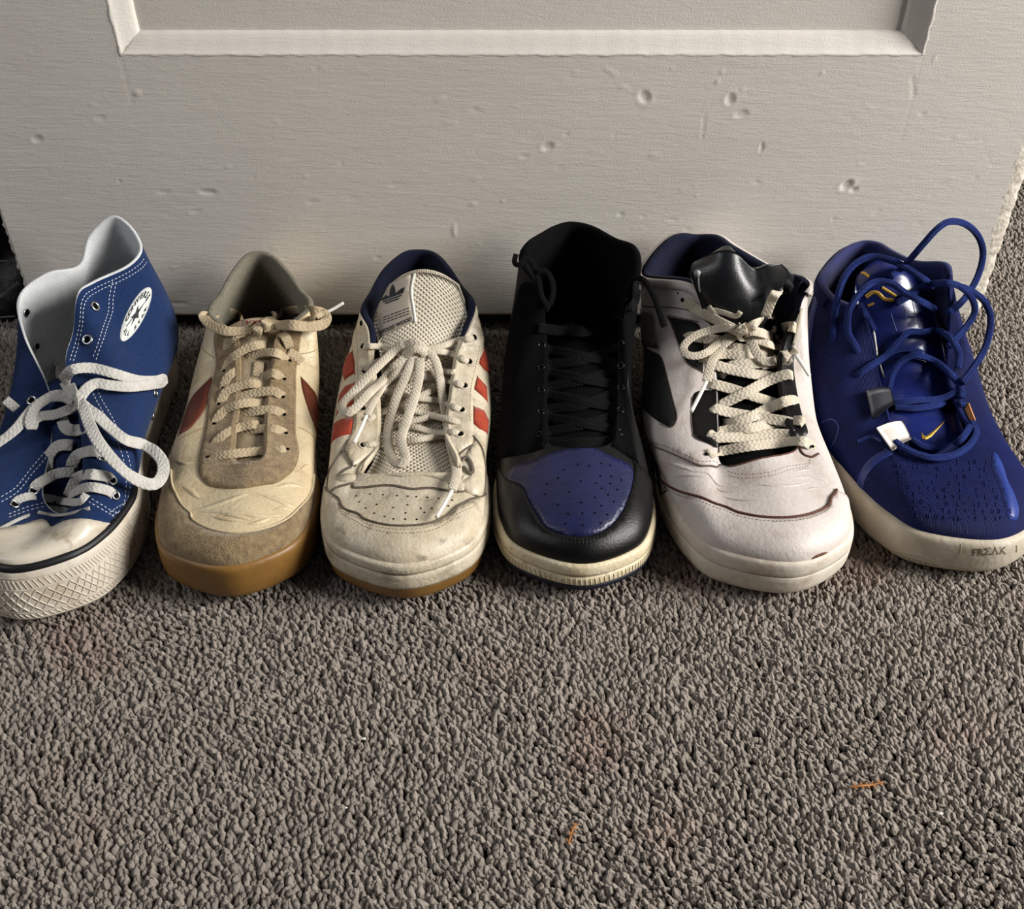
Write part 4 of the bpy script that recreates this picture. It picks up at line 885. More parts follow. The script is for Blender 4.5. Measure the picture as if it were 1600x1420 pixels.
g = Geo(); c0 = (614, 462); xv = (17, -6.5); yv = (0.5, -18)
def leaf(ang, ox, oy, ln, wd):
    pts = []
    for i in range(9):
        t = i/8; pts.append((wd*math.sin(math.pi*t)**.8*(1-.15*t), ln*t))
    for i in range(7, 0, -1):
        t = i/8; pts.append((-wd*math.sin(math.pi*t)**.8*(1-.15*t), ln*t))
    return [(ox+x*math.cos(ang)+y*math.sin(ang), oy-x*math.sin(ang)+y*math.cos(ang)) for x, y in pts]
def clipb(P, lo, hi):
    """slice a polygon to the band lo < y < hi"""
    def cut(P, y0, keep):
        out = []
        for a, b in zip(P, P[1:]+P[:1]):
            ka, kb = keep(a[1]), keep(b[1])
            if ka: out.append(a)
            if ka != kb: t = (y0-a[1])/(b[1]-a[1]); out.append((a[0]+(b[0]-a[0])*t, y0))
        return out
    P = cut(P, lo, lambda y: y >= lo); return cut(P, hi, lambda y: y <= hi) if P else P
for an, ox in ((0, 0), (math.radians(48), .10), (math.radians(-48), -.10)):
    P_ = leaf(an, ox, -.55, 1.55 if an == 0 else 1.35, .30 if an == 0 else .33)
    for lo, hi in ((-.12, 2), (-.32, -.2), (-.52, -.40), (-.8, -.58)):
        q = clipb(P_, lo, hi)
        if len(q) > 2: lay(g, s3.T, *poly(q), c0, xv, yv, .105)
for lo, hi in ((-.32, -.2), (-.52, -.40)): lay(g, s3.T, *poly([(-.6, lo), (.6, lo), (.55, hi), (-.65, hi)]), c0, xv, yv, .103)
V, Fc = text_mesh('WOOD WOOD', 1.0, .03); lay(g, s3.T, V, Fc, (619,509), (7.0,-3.1), (.3,-8.5), .105)
for r_ in range(3):
    for q in range(7):
        x0 = -24+q*7; w_ = 5.6 if (q+r_) % 3 else 4.4
        lay(g, s3.T, *poly([(x0*.86, 0), ((x0+w_)*.86, 0), ((x0+w_)*.86, 1.4), (x0*.86, 1.4)]), (620, 498-r_*4.4), (1,-.37), (0,-1), .105)
g.build('leaf_mark_and_lettering', M_ink, lab, smooth=False)
L = Laces([s3.G, s3.T], .52, .30)
for P_ in ([(569,542,.0),(578,541,.4),(595,542,.6),(614,547,.8),(640,549,.9)], [(739,528,.0),(730,530,.4),(712,533,.6),(690,541,.8),(661,547,.9)], [(731,566,.0),(722,560,.4),(705,553,.6),(686,549,.8),(662,549,.8)],
           [(571,581,.0),(580,570,.3),(598,562,.5),(620,556,.6)], [(724,604,.0),(714,599,.3),(694,594,.4),(669,590,.4),(640,588,.3)], [(709,581,.2),(690,581,.4),(660,586,.5),(620,596,.4),(598,606,.2)],
           [(720,641,.0),(708,635,.3),(690,627,.45),(652,622,.5),(620,616,.45),(590,607,.1)], [(567,660,.0),(580,652,.3),(601,642,.45),(640,626,.5),(682,608,.4),(702,602,.1)], [(718,660,.1),(700,655,.35),(669,648,.4),(640,640,.4),(600,632,.2)],
           [(604,668,.2),(631,661,.4),(669,652,.45),(700,640,.3)], [(718,678,.0),(705,675,.25),(680,676,.35),(650,668,.4),(620,664,.3)], [(568,697,.0),(580,694,.35),(604,693,.5),(653,687,.55),(692,681,.5),(719,680,.0)]):
    L.add(P_, wd=.5)
L.add([(652,540,1.0),(630,538,1.2),(612,552,1.3),(580,583,1.4),(553,612,1.5),(537,629,1.6),(535,640,1.7),(543,645,1.8),(556,637,1.8),(576,615,1.7),(600,592,1.5),(620,570,1.3),(642,552,1.1)], wd=.68)
L.add([(640,556,1.0),(618,583,1.3),(599,604,1.5),(582,631,1.7),(573,649,1.8)], wd=.55)
L.add([(648,556,1.1),(634,588,1.3),(617,628,1.2),(607,668,1.1),(607,698,1.1),(614,718,1.2),(625,725,1.3),(634,717,1.4),(630,702,1.4),(627,684,1.4),(636,655,1.4),(647,622,1.4),(655,587,1.4),(656,560,1.2)], wd=.72)
L.add([(655,545,1.0),(668,549,1.2),(679,561,1.3),(686,583,1.3),(692,623,1.1),(698,660,1.0),(703,691,.9),(710,721,.9),(712,744,.8),(706,766,.8)], wd=.66)
L.add([(628,548,.9),(640,537,1.3),(654,538,1.4),(664,549,1.2),(660,562,.9)], wd=.7); L.add([(632,556,1.2),(646,546,1.6),(658,548,1.5),(664,556,1.2)], wd=.6)
L.g.build('lace', M_lace_c, s3.root, label='off-white lace in a hanging bow')
for P_ in ([(573,649,1.8),(563,671,1.8),(553,692,1.7)], [(706,767,.8),(694,788,.9),(682,808,.9)]):
    a = Geo(); L.add(P_, wd=.26, th=.24, g=a); a.build('aglet', M_aglet_w, s3.root)
# ================================================================== shoe 4: black high top with blue toe
s4.root['label'] = 'black leather high-top basketball shoe with dark blue toe box and yellowed white midsole'; s4.root['group'] = 'worn sneakers lined up against the door'
M_toeblue = mat('dark_blue_leather', '#1a1e48', '#14183a', rough=0.38, spec=0.5, nscale=60, bumps=(('creases', 80, 0.7), ('noise', 600, .3)))
s4.upper(M_black_l); s4.lining(M_black_f, .65, label='black padded fabric collar lining'); s4.insole(M_black_f)
s4.band('outsole', [(-.1,-.5),(0.05,-.1),(.3,.16),(.68,.2),(.75,-.3)], M_darksole, cap=True)
so = s4.band('midsole', [(.7,-.3),(.72,.16),(1.0,.22),(1.45,.2),(1.5,.08),(1.6,.08),(1.66,.2),(2.1,.18),(2.45,.05),(2.5,-.35)], M_mid_w, label='yellowed white midsole with stitched groove')
g = Geo(); V, Fc = so.strip([s4.gp(so, k, 1.55) for k in rng_(4, 16, 40)], .14, .015); g.add(V, Fc); g.build('sole_groove', M_groove, s4.root)
g = Geo()
for q in range(110):
    k = 6+q*.075; V, Fc = so.strip([s4.gp(so, k, .85), s4.gp(so, k+.02, 1.38)], .07, .04, smooth=False); g.add(V, Fc)
g.build('sole_ribs', M_mid_w, s4.root, kind='stuff')
s4.tongue([(908,712,-22.8,2.9,.8),(908,650,-18.8,2.5,.8),(908,590,-15.5,2.5,.8),(905,540,-12.6,2.6,.8),(905,512,-11.0,2.7,.9)], M_black_f, t=.8)
bx = [(791,748),(802,730),(842,715),(872,704),(903,699),(929,700),(947,709),(973,720),(986,728),(990,746),(984,772),(975,796),(957,820),(936,833),(903,839),(872,834),(850,822),(833,796),(820,768),(811,757)]
s4.panel('toe_box', bx, M_toeblue, t=.05, label='dark blue perforated leather toe box')
lo = [(791,748),(811,757),(820,768),(833,796),(850,822),(872,834),(903,839),(936,833),(957,820),(975,796),(984,772),(990,746),(992,728)]
s4.panel('toe_overlay', [(770,730),(770,730)]+lo+[(992,722)]+rimrun(s4, [6.6,6.6,7,7.5,8,8.5,9,9.5,10,10.5,11,11.5,12,12.5,13,13.3,13.3], 0.0), M_black_l, t=.16)
s4.panel('eyestay', [(848,700),(848,700),(800,712),(770,716),(766,690),(775,620),(790,560),(800,500),(812,450),(825,440),(825,440)]+[s4.p(15.3,1)]*2+rimrun(s4, [15,14.5,14,13.5,13,12.5,12,11.5])+[s4.p(11.1,1)]*2, M_black_f, t=.14)
s4.panel('eyestay', [(955,697),(955,697),(975,709),(996,722),(996,722),(990,690),(982,630),(984,560),(992,500),(996,460),(996,460)]+[s4.p(4.6,1)]*2+rimrun(s4, [5,5.5,6,6.5,7,7.5,8,8.5])+[s4.p(8.9,1)]*2, M_black_f, t=.14)
g = Geo(); s4.G.stitches(g, [(x, y+5) for x, y in lo[2:-1]], .15, .1, .05, .03, base=.16); s4.G.stitches(g, [(x, y+9) for x, y in lo[3:-2]], .15, .1, .05, .03, base=.16); g.build('stitching', M_black_l, s4.root, kind='stuff')
g = Geo()
for x, y in [(865,435),(930,448),(780,450),(860,525),(938,527),(1008,552),(828,575),(930,578),(870,612),(980,622),(915,657),(822,677),(958,707),(725,712),(868,735),(732,788),(822,788),(908,800),(632,793),(612,865),(735,875),(865,860),(720,560),(640,640),(560,540),(700,440),(470,655),(560,730),(600,480),(480,580)]:
    i, j = s4.G.hit(750+x/4.58, 630+y/4.58); disc_geo(g, s4.G.at(i, j, .05), s4.G.nat(i, j), .075, .02, 8)
g.build('perforations', M_hole, s4.root, kind='stuff')
for x, y in [(846,540),(846,575),(846,610),(845,645),(844,680),(972,537),(971,572),(970,607),(969,642),(968,677)]:
    i, j = s4.G.hit(x, y); g = Geo(); ring_geo(g, s4.G.at(i, j, .14), s4.G.nat(i, j), .18, .30, .06); g.build('eyelet', mat('dark_eyelet', '#303236', rough=.25, metal=1) if 'dark_eyelet' not in bpy.data.materials else bpy.data.materials['dark_eyelet'], s4.root)
L = Laces([s4.G, s4.T], .8, .16)
ys = [(846,575),(846,610),(845,645),(844,680)]; yr = [(971,572),(970,607),(969,642),(968,677)]
for k in range(4):
    a, b = ys[k], yr[k]
    L.add([(a[0], a[1], -.05), (a[0]+14, a[1]-6, .35), (908, a[1]-12-4*(k % 2), .5), (b[0]-14, b[1]-26, .35), (b[0]-2, b[1]-32, .0)])
    L.add([(b[0], b[1], -.05), (b[0]-14, b[1]-7, .45), (908, b[1]-16, .65), (a[0]+14, a[1]-28, .35), (a[0]+2, a[1]-34, .0)])
L.add([(844,686,-.05),(860,690,.35),(908,692,.5),(955,688,.35),(969,680,-.05)])
L.add([(842,512,.5),(862,515,.7),(884,517,.8),(918,518,.9),(946,506,.9),(979,488,.8),(992,470,.6),(994,448,.4),(985,436,.3)])
L.add([(985,436,.3),(997,434,'y',-11.5),(1009,441,'y',-12.5),(1021,461,'y',-13.6),(1030,486,'y',-14.6),(1038,510,'y',-15.6)], wd=.45, th=.35)
L.add([(806,398,'y',-9.2),(804,410,'y',-9.8),(812,414,'y',-10.2),(822,404,'y',-9.8),(833,414,'y',-10),(842,440,'y',-11),(846,461,'y',-11.8),(856,480,'y',-12.4),(852,484,'y',-12.4)], wd=.4, th=.3)
L.add([(838,425,'y',-10.5),(852,424,'y',-10.6),(862,438,'y',-10.9),(864,458,'y',-11.4),(858,478,'y',-11.9)], wd=.45, th=.3)
L.g.build('lace', M_lace_k, s4.root, label='flat black lace loosely threaded')

# ================================================================== shoe 5: white mid basketball shoe with black tongue
s5.root['label'] = 'white leather mid-top basketball shoe with thick black padded tongue and cream lace bow'; s5.root['group'] = 'worn sneakers lined up against the door'
M_brown = mat('worn_brown_edge', '#5b3526', '#472618', rough=.7, nscale=150, bumps=(('noise', 500, .6),))
M_tong5 = mat('black_moulded_tongue', '#131416', '#181a1c', rough=0.32, spec=0.45, nscale=60, bumps=(('noise', 900, .15),))
s5.upper(M_white5); s5.lining(M_navy, .75, kc=(5.4, 14.9), m2=M_black_l, label='dark navy padded collar lining'); s5.insole(M_navy)
so = s5.band('midsole', [(-.1,-.5),(0.05,-.15),(.35,.05),(.8,.15),(1.75,.18),(1.8,.08),(1.88,.08),(1.94,.17),(2.6,.15),(3.0,.02),(3.1,-.35)], M_foxing, label='off-white rubber midsole with a groove', cap=True)
g = Geo(); V, Fc = so.strip([s5.gp(so, k, 1.84) for k in rng_(5, 15, 40)], .09, .01); g.add(V, Fc); g.build('sole_groove', M_groove, s5.root)
V, Fc = so.patch([s5.gp(so, k, 2.95) for k in (13.2, 13.6, 14, 15, 16, 17)]+[s5.gp(so, 17, .6), s5.gp(so, 16, .6), s5.gp(so, 15, .8), s5.gp(so, 14, 1.4)], .05); obj('midsole_insert', V, Fc, M_black_l, s5.root, label='black midsole insert')
s5.tongue([(1185,730,-23.4,3.1,.9),(1172,660,-19.2,2.7,.8),(1165,590,-15.5,2.7,.8),(1160,540,-12.9,2.9,1),(1155,505,-11.4,3.0,1.2)], M_black_f, name='tongue_base', t=.6)
T5 = [[(1104,512),(1120,518),(1142,521),(1162,522),(1180,519),(1193,508),(1203,492)], [(1096,480),(1114,484),(1140,486),(1166,486),(1188,482),(1208,470),(1222,452)],
      [(1083,440),(1106,446),(1134,450),(1160,455),(1188,456),(1212,446),(1230,434)], [(1080,418),(1104,417),(1132,418),(1156,426),(1182,440),(1206,432),(1231,422)],
      [(1083,409),(1104,399),(1127,391),(1150,394),(1178,419),(1200,413),(1222,413)]]
D5 = [-12.6, -12.4, -11.6, -10.8, -9.8]; bow5 = [.9, .2, -.35, -.5, -.3, -.25, .3]
C = np.array([[PY(x, y, D5[r]+(bow5[c])) for c, (x, y) in enumerate(row)] for r, row in enumerate(T5)])
A_ = cr(C.reshape(5, -1), 6).reshape(-1, 7, 3); A_ = np.transpose(cr(np.transpose(A_, (1, 0, 2)).reshape(7, -1), 5).reshape(-1, A_.shape[0], 3), (1, 0, 2))
t5 = Grid(A_, False)
if t5.N.reshape(-1, 3).mean(0)@(-ray(1150, 450)) < 0: t5 = Grid(A_, False, True)
s5.sheet(t5, M_tong5, 1.1, 'tongue', 'thick glossy black moulded tongue')
V, Fc = t5.strip([(1092,455),(1108,490),(1122,500),(1150,505),(1175,503),(1198,490)], .3, .06); obj('tongue_seam', V, Fc, M_tong5, s5.root)
g = Geo(); i, j = t5.hit(1091, 427); blob(g, t5.at(i, j, .1), .24, seed=2, n=7)
for a_, b_ in (((1092,430),(1094,456)), ((1088,424),(1094,431))):
    V, Fc = t5.strip([a_, b_], .12, .08, smooth=False); g.add(V, Fc)
g.build('tongue_emblem', mat('pale_emblem', '#9a9a98', rough=.6), s5.root)
rimk = rng_(15.3, 24.6, 44)
V, Fc = s5.G.strip([s5.p(k % 20, .975) for k in rimk], .75, .34, step=.25); obj('collar_piping', V, Fc, M_white5, s5.root)
seam = [(1006,690),(1036,703),(1070,718),(1097,729),(1119,731),(1131,724)]
s5.panel('eyestay_overlay', [(1006,690)]+seam+[(1131,724)]+[s5.p(11.6,1)]*2+rimrun(s5, [12,12.5,13,13.5,14,14.5,15,15.5])+[s5.p(16.3,1)]*2+[(1060,452),(1030,446),(1010,448),(1004,470),(1003,520),(1003,580),(1004,640)], M_white5, t=.13)
M_net = mat('black_netting', '#0b0b0d', '#131315', rough=.7, nscale=200, bumps=(('weave', 500, .8),))
for P_ in ([(1044,496),(1044,496),(1068,500),(1088,505),(1096,516),(1099,545),(1098,582),(1098,582),(1085,577),(1072,566),(1062,540),(1052,515)],
           [(1008,540),(1008,540),(1022,550),(1036,560),(1046,600),(1056,640),(1057,657),(1050,668),(1034,662),(1014,645),(1006,625)]):
    s5.panel('side_netting', P_, M_net, t=.03, base=.135, step=.3)
s5.panel('heel_panel', [(1003,484),(1003,484),(1020,486),(1027,515),(1032,546),(1032,546),(1018,543),(1005,534)], mat('grey_panel', '#6f6a63', rough=.5), t=.03, base=.135, step=.3)
s5.panel('lace_guard', [(1081,626),(1081,626),(1088,614),(1112,612),(1112,612)]+[s5.p(13,1)]*2+rimrun(s5, [12.6,12.2])+[s5.p(11.7,1)]*2+[(1128,699),(1115,700),(1088,687),(1082,669)], M_black_l, t=.05, base=.135, step=.3)
s5.panel('lace_guard', [(1240,560),(1240,560),(1243,600),(1252,645),(1262,674),(1256,682),(1256,682)]+[s5.p(8.7,1)]*2+rimrun(s5, [8.2,7.5,7,6.5,6,5.5])+[s5.p(5.1,1)]*2+[(1248,490),(1242,520)], M_black_l, t=.07, step=.3)
toe5 = [(1022,752),(1059,766),(1092,777),(1126,791),(1155,802),(1194,809),(1239,809),(1272,802),(1293,791),(1299,777),(1306,766)]
s5.panel('toe_overlay', [toe5[0]]+toe5+[toe5[-1]]+rimrun(s5, [7.3,7.3,7.7,8,8.5,9,9.5,10,10.5,11,11.5,12,12.5,13,13.4,13.4], 0.0), M_white5, t=.15)
g = Geo()
for L_, w_, b_ in ((toe5, .18, .13), ([(1136,725),(1165,720),(1195,712),(1225,704),(1246,699)], .10, .03), ([(1248,697),(1252,706),(1259,712),(1270,714),(1279,709)], .16, .04)):
    V, Fc = s5.G.strip(L_, w_, .06, base=b_); g.add(V, Fc)
V, Fc = s5.G.patch([(1266,871),(1274,865),(1286,861),(1294,862),(1293,866),(1284,869),(1272,873)], .03, base=.15, step=.2); g.add(V, Fc)
g.build('worn_edge', M_brown, s5.root, label='brown worn leather edges')
for L_, w_ in (([(1050,746),(1075,742),(1112,749)], .3), ([(1072,736),(1110,742),(1160,751)], .3), ([(1120,762),(1150,766),(1190,760)], .35), ([(1230,747),(1265,745),(1294,752)], .3), ([(1240,737),(1262,733),(1280,736)], .25), ([(1180,757),(1220,759),(1262,754)], .3), ([(1040,720),(1060,728),(1085,736)], .3), ([(1130,775),(1170,780),(1210,776)], .35), ([(1255,765),(1275,763),(1293,768)], .25)):
    V, Fc = s5.G.strip(L_, w_, .05, taper=True); obj('leather_crease', V, Fc, M_white5, s5.root)
g = Geo(); V, Fc = s5.G.strip(seam, .10, .05, base=.11); g.add(V, Fc)
for L_ in ([(1044,494),(1070,499),(1092,504)], [(1046,500),(1056,525),(1064,548),(1075,570),(1098,584)], [(1036,560),(1046,600),(1057,645),(1056,662),(1048,669),(1032,663)], [(1081,622),(1081,669),(1088,688),(1115,701)], [(1004,476),(1030,480),(1070,484),(1098,494)]):
    V, Fc = s5.G.strip(L_, .09, .03, base=.14); g.add(V, Fc)
g.build('cut_edge', mat('dusky_edge', '#5d4a45', rough=.7), s5.root)
g = Geo()
s5.G.stitches(g, [(x, y+6) for x, y in toe5[:-1]], .16, .10, .05, .03, base=.15); s5.G.stitches(g, [(x+1, y-6) for x, y in seam[:-1]], .16, .10, .05, .03, base=.13)
for dy in (0, 6): s5.G.stitches(g, [(1137,736+dy),(1171,741+dy),(1205,737+dy),(1239,727+dy),(1266,712+dy)], .16, .10, .05, .03)
g.build('stitching', mat('brown_thread', '#5c4438', rough=.8), s5.root, kind='stuff')
for x, y in ((1068,469),(1061,458),(1103,712),(1268,700)):
    i, j = s5.G.hit(x, y); g = Geo(); disc_geo(g, s5.G.at(i, j, .16), s5.G.nat(i, j), .16 if y != 458 else .07); g.build('lace_hole', M_hole, s5.root)
L = Laces([s5.G, s5.T, t5], .82, .12)
for P_ in ([(1103,713,.05),(1112,708,.35),(1126,705,.5),(1171,697,.65),(1216,692,.65),(1250,689,.55),(1264,694,.3),(1270,702,.05)],
           [(1111,690,.0),(1119,684,.35),(1160,683,.5),(1205,678,.6),(1241,680,.2)],[(1111,688,.1),(1114,679,.4),(1130,673,.55),(1171,669,.75),(1216,660,.75),(1250,657,.5),(1256,664,.1)],
           [(1110,636,.0),(1116,638,.35),(1144,645,.55),(1187,652,.55),(1225,658,.4),(1242,662,.1)],[(1128,662,.3),(1148,660,.5),(1172,652,.65),(1200,638,.75),(1224,628,.7),(1240,625,.4),(1246,633,.0)],
           [(1104,600,.1),(1114,600,.4),(1144,608,.55),(1177,619,.6),(1211,630,.5),(1236,640,.1)],[(1118,640,.2),(1128,632,.4),(1166,613,.7),(1198,596,.8),(1229,585,.6),(1240,588,.1)],
           [(1104,569,.1),(1114,569,.4),(1144,578,.6),(1175,584,.6),(1203,588,.5),(1225,595,.2)],[(1122,590,.2),(1142,572,.6),(1177,568,.8),(1205,566,.8),(1231,562,.5)],
           [(1084,561,.3),(1104,557,.5),(1132,553,.6),(1166,557,.6),(1200,562,.4)],[(1128,536,.4),(1140,541,.5),(1160,545,.6),(1187,547,.6),(1210,552,.4)],
           [(1166,520,.7),(1185,522,.5),(1216,514,.7),(1236,510,.7),(1245,514,.3)],[(1067,534,.2),(1080,526,.3),(1110,530,.5),(1140,533,.5)]):
    L.add([(P_[0][0], P_[0][1], min(-.1, P_[0][2]))]+P_[1:-1]+[(P_[-1][0], P_[-1][1], min(-.1, P_[-1][2]))])
L.add([(1069,469,.0),(1076,474,.3),(1090,484,.5),(1115,498,.7),(1142,512,.8),(1156,518,.9)]); L.add([(1256,458,.3),(1255,466,.6),(1242,478,.7),(1212,490,.7),(1185,504,.8),(1164,516,.9)])
L.add([(1236,452,.2),(1224,452,.4),(1213,457,.5),(1205,471,.5),(1200,484,.5),(1196,494,.5)], wd=.75); L.add([(1254,470,.4),(1251,490,.3),(1246,515,.2),(1240,538,.1)], wd=.22)
L.add([(1154,516,.9),(1138,512,1.1),(1110,516,1.3),(1085,525,1.5),(1069,540,1.6),(1072,553,1.7),(1088,556,1.6),(1105,550,1.5),(1122,536,1.3),(1146,522,1.0)], wd=.6)
L.add([(1152,522,.9),(1136,533,1.2),(1120,549,1.3),(1111,568,1.3),(1104,596,1.2)], wd=.7)
L.add([(1164,520,.9),(1180,518,1.1),(1198,523,1.3),(1220,535,1.5),(1243,554,1.7)], wd=.7)
L.add([(1166,524,.9),(1176,538,1.2),(1184,554,1.4),(1196,564,1.5),(1212,562,1.5),(1219,550,1.5),(1208,540,1.3),(1188,533,1.1),(1168,522,.9)], wd=.7, roll=12)
L.add([(1190,572,.7),(1215,569,.9),(1232,564,1.0),(1228,552,1.2),(1214,540,1.2)], wd=.6)
L.add([(1107,478,.5),(1114,487,.5),(1121,496,.5)], wd=.35); L.add([(1114,484,.3),(1133,489,.4),(1150,494,.5),(1157,487,.6)], wd=.4)
knot(L, 1159, 519, 1.1, 7)
L.g.build('lace', M_lace_c, s5.root, label='cream flat lace tied in a bow')
for P_ in ([(1104,596,1.2),(1092,620,1.3),(1080,643,1.2)], [(1243,554,1.7),(1254,570,1.8),(1265,587,1.9)]):
    a = Geo(); L.add(P_, wd=.28, th=.2, g=a); a.build('aglet', M_aglet_w, s5.root)

# ================================================================== shoe 6: royal blue knit shoe with rope laces
s6.root['label'] = 'royal blue knit basketball shoe with tangled rope laces and off-white lettered sole'; s6.root['group'] = 'worn sneakers lined up against the door'
M_b_over = mat('smooth_blue_film', '#24367a', rough=0.4, spec=0.45); M_tong6 = mat('glossy_blue_tongue', '#17225f', '#121b50', rough=0.22, spec=0.6, nscale=50, bumps=(('creases', 60, .6),))
M_gold = mat('gold_thread', '#c9a14a', rough=.4, metal=.6); M_b_dark = mat('deep_blue_padding', '#0c1757', '#091145', rough=.8, nscale=100, sheen=.2)
s6.upper(M_blue6); s6.lining(M_b_dark, .6, m2=M_blue6, label='deep blue padded collar lining'); s6.insole(M_navy)
so = s6.band('sole', [(-.1,-.5),(0.05,-.15),(.4,.08),(1.2,.2),(2.2,.2),(2.8,.05),(2.95,-.35)], M_sole6, cap=True)
s6.tongue([(1450,742,-23.6,3.6,.6),(1448,705,-21.4,3.6,.6),(1440,665,-19.3,3.4,.7),(1427,600,-15.7,3.2,.8),(1420,540,-12.9,3.1,.9),(1407,475,-10.6,3.1,1.2),(1396,428,-9.0,2.8,1.3),(1388,402,-7.6,2.3,1.3)], M_tong6, t=.7, label='glossy blue tongue')
s6.panel('side_overlay', [(1550,708),(1558,710),(1573,746),(1585,772),(1592,797),(1588,812),(1579,812),(1573,806),(1567,780),(1560,755),(1549,728)], M_b_over, t=.02)
M_film = mat('blue_film', '#1a2868', rough=.45)
for L_, w_, h_ in (([(1390,704),(1372,715),(1356,730),(1345,750),(1339,775)], .75, .04), ([(1340,690),(1362,682),(1378,688)], .35, .05), ([(1284,660),(1300,655),(1310,668),(1304,690),(1294,706)], .14, .04)):
    V, Fc = s6.G.strip(L_, w_, h_, step=.3); obj('curved_overlay', V, Fc, M_film, s6.root)
V, Fc = s6.G.strip([(1280,450),(1268,500),(1260,560),(1262,620)], .7, .12, step=.3); obj('heel_strap', V, Fc, M_b_over, s6.root)
V, Fc = s6.G.strip([s6.p(k % 20, .93) for k in rng_(16.2, 22.5, 30)], .9, .22, step=.3); obj('collar_pad', V, Fc, M_blue6, s6.root)
g = Geo(); rr = random.Random(6)
for r in range(9):
    for q in range(13):
        x = 1392+q*13+r*3.5; y = 716+r*11+q*0.5+abs(q-6)*-.6
        if x > 1548+r*4 or y > 822: continue
        for a_, b_ in rr.choice((((0,0),(0,7)), ((0,0),(6,1)), ((6,0),(6,7)), ((0,7),(6,7)))), rr.choice((((0,3),(5,3)), ((3,0),(3,6)), ((0,0),(6,0)))):
            V, Fc = s6.G.strip([(x+a_[0], y+a_[1]), (x+b_[0], y+b_[1])], .08, .04, smooth=False, step=.3); g.add(V, Fc)
g.build('raised_glyph_pattern', M_blue6, s6.root, kind='stuff')
s6.panel('gold_mark', [(1478,655),(1478,655),(1464,673),(1456,682),(1447,687),(1441,685),(1440,676),(1440,676),(1444,681),(1450,679),(1462,670)], M_gold, t=.05, grid=s6.T, step=.2)
g = Geo()
for L_, w_ in (([(1353,464),(1363,457),(1372,458),(1382,467),(1396,469)], .32), ([(1378,449),(1388,455),(1400,463)], .25), ([(1346,426),(1351,427),(1358,433)], .22), ([(1356,478),(1366,474)], .2)):
    V, Fc = s6.T.strip(L_, w_, .08); g.add(V, Fc)
g.build('gold_emblem', M_gold, s6.root)
def tab(name, q, yd, m, t=.12, label=None):
    P = np.array([PY(x, y, d) for (x, y), d in zip(q, yd)]); n = nrm(np.cross(P[1]-P[0], P[3]-P[0])); 
    if n@ray(*q[0]) > 0: n = -n
    G_ = []
    for u in np.linspace(0, 1, 9):
        G_.append([P[0]*(1-u)*(1-v)+P[1]*u*(1-v)+P[2]*u*v+P[3]*(1-u)*v+n*(.22*math.sin(math.pi*u)) for v in np.linspace(0, 1, 5)])
    G_ = Grid(np.array(G_), False)
    if G_.N.reshape(-1, 3).mean(0)@n < 0: G_ = Grid(G_.P, False, True)
    s6.sheet(G_, m, t, name, label)
def dep(x, y, h): 
    b = None
    while b is None: b = Laces([s6.G, s6.T], 1, 1).near(x, y); x -= 2
    x += 2; return (ORI+ray(x, y)*(b[0]-h))[1]
for nm, q, m, lb in (('lace_tab', [(1370,668),(1411,658),(1424,685),(1395,703)], mat('white_webbing', '#d8cfc6', rough=.8), 'white webbing lace tab'),
                     ('lace_tab', [(1497,634),(1513,630),(1523,656),(1508,661)], mat('orange_webbing', '#b37a48', rough=.6), 'tan orange lace tab'),
                     ('lace_tab', [(1354,610),(1392,606),(1398,630),(1364,654)], mat('dark_webbing', '#12141c', rough=.6), 'dark lace tab')):
    tab(nm, q, [dep(x, y, .55) for x, y in q], m, label=lb)
g = Geo()
V, Fc = text_mesh('FR\u03a3\u039bK', 1.0, 0.018); lay(g, so, V, Fc, (1545,862), (17.5,-1.2), (0,-15), .02)
V, Fc = text_mesh('1', 1.0, 0.018); lay(g, so, V, Fc, (1588,858), (17,-1.2), (0,-15), .02)
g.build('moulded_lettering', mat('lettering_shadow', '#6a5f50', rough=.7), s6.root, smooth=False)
g = Geo()
for L_ in ([(1350,838),(1375,852),(1420,866),(1455,876),(1485,876),(1499,865),(1502,850)],):
    V, Fc = so.strip(L_, .08, .02); g.add(V, Fc)
for q in range(30):
    x = 1346+q*4.2; y = 853+q*1.25
    V, Fc = so.strip([(x, y-5), (x+3, y+6)], .08, .03, smooth=False); g.add(V, Fc)
g.build('sole_ribs', mat('sole_rib_tone', '#a3967f', rough=.6), s6.root, kind='stuff')
L = Laces([s6.G, s6.T], .50, .42)
YY = 'y'
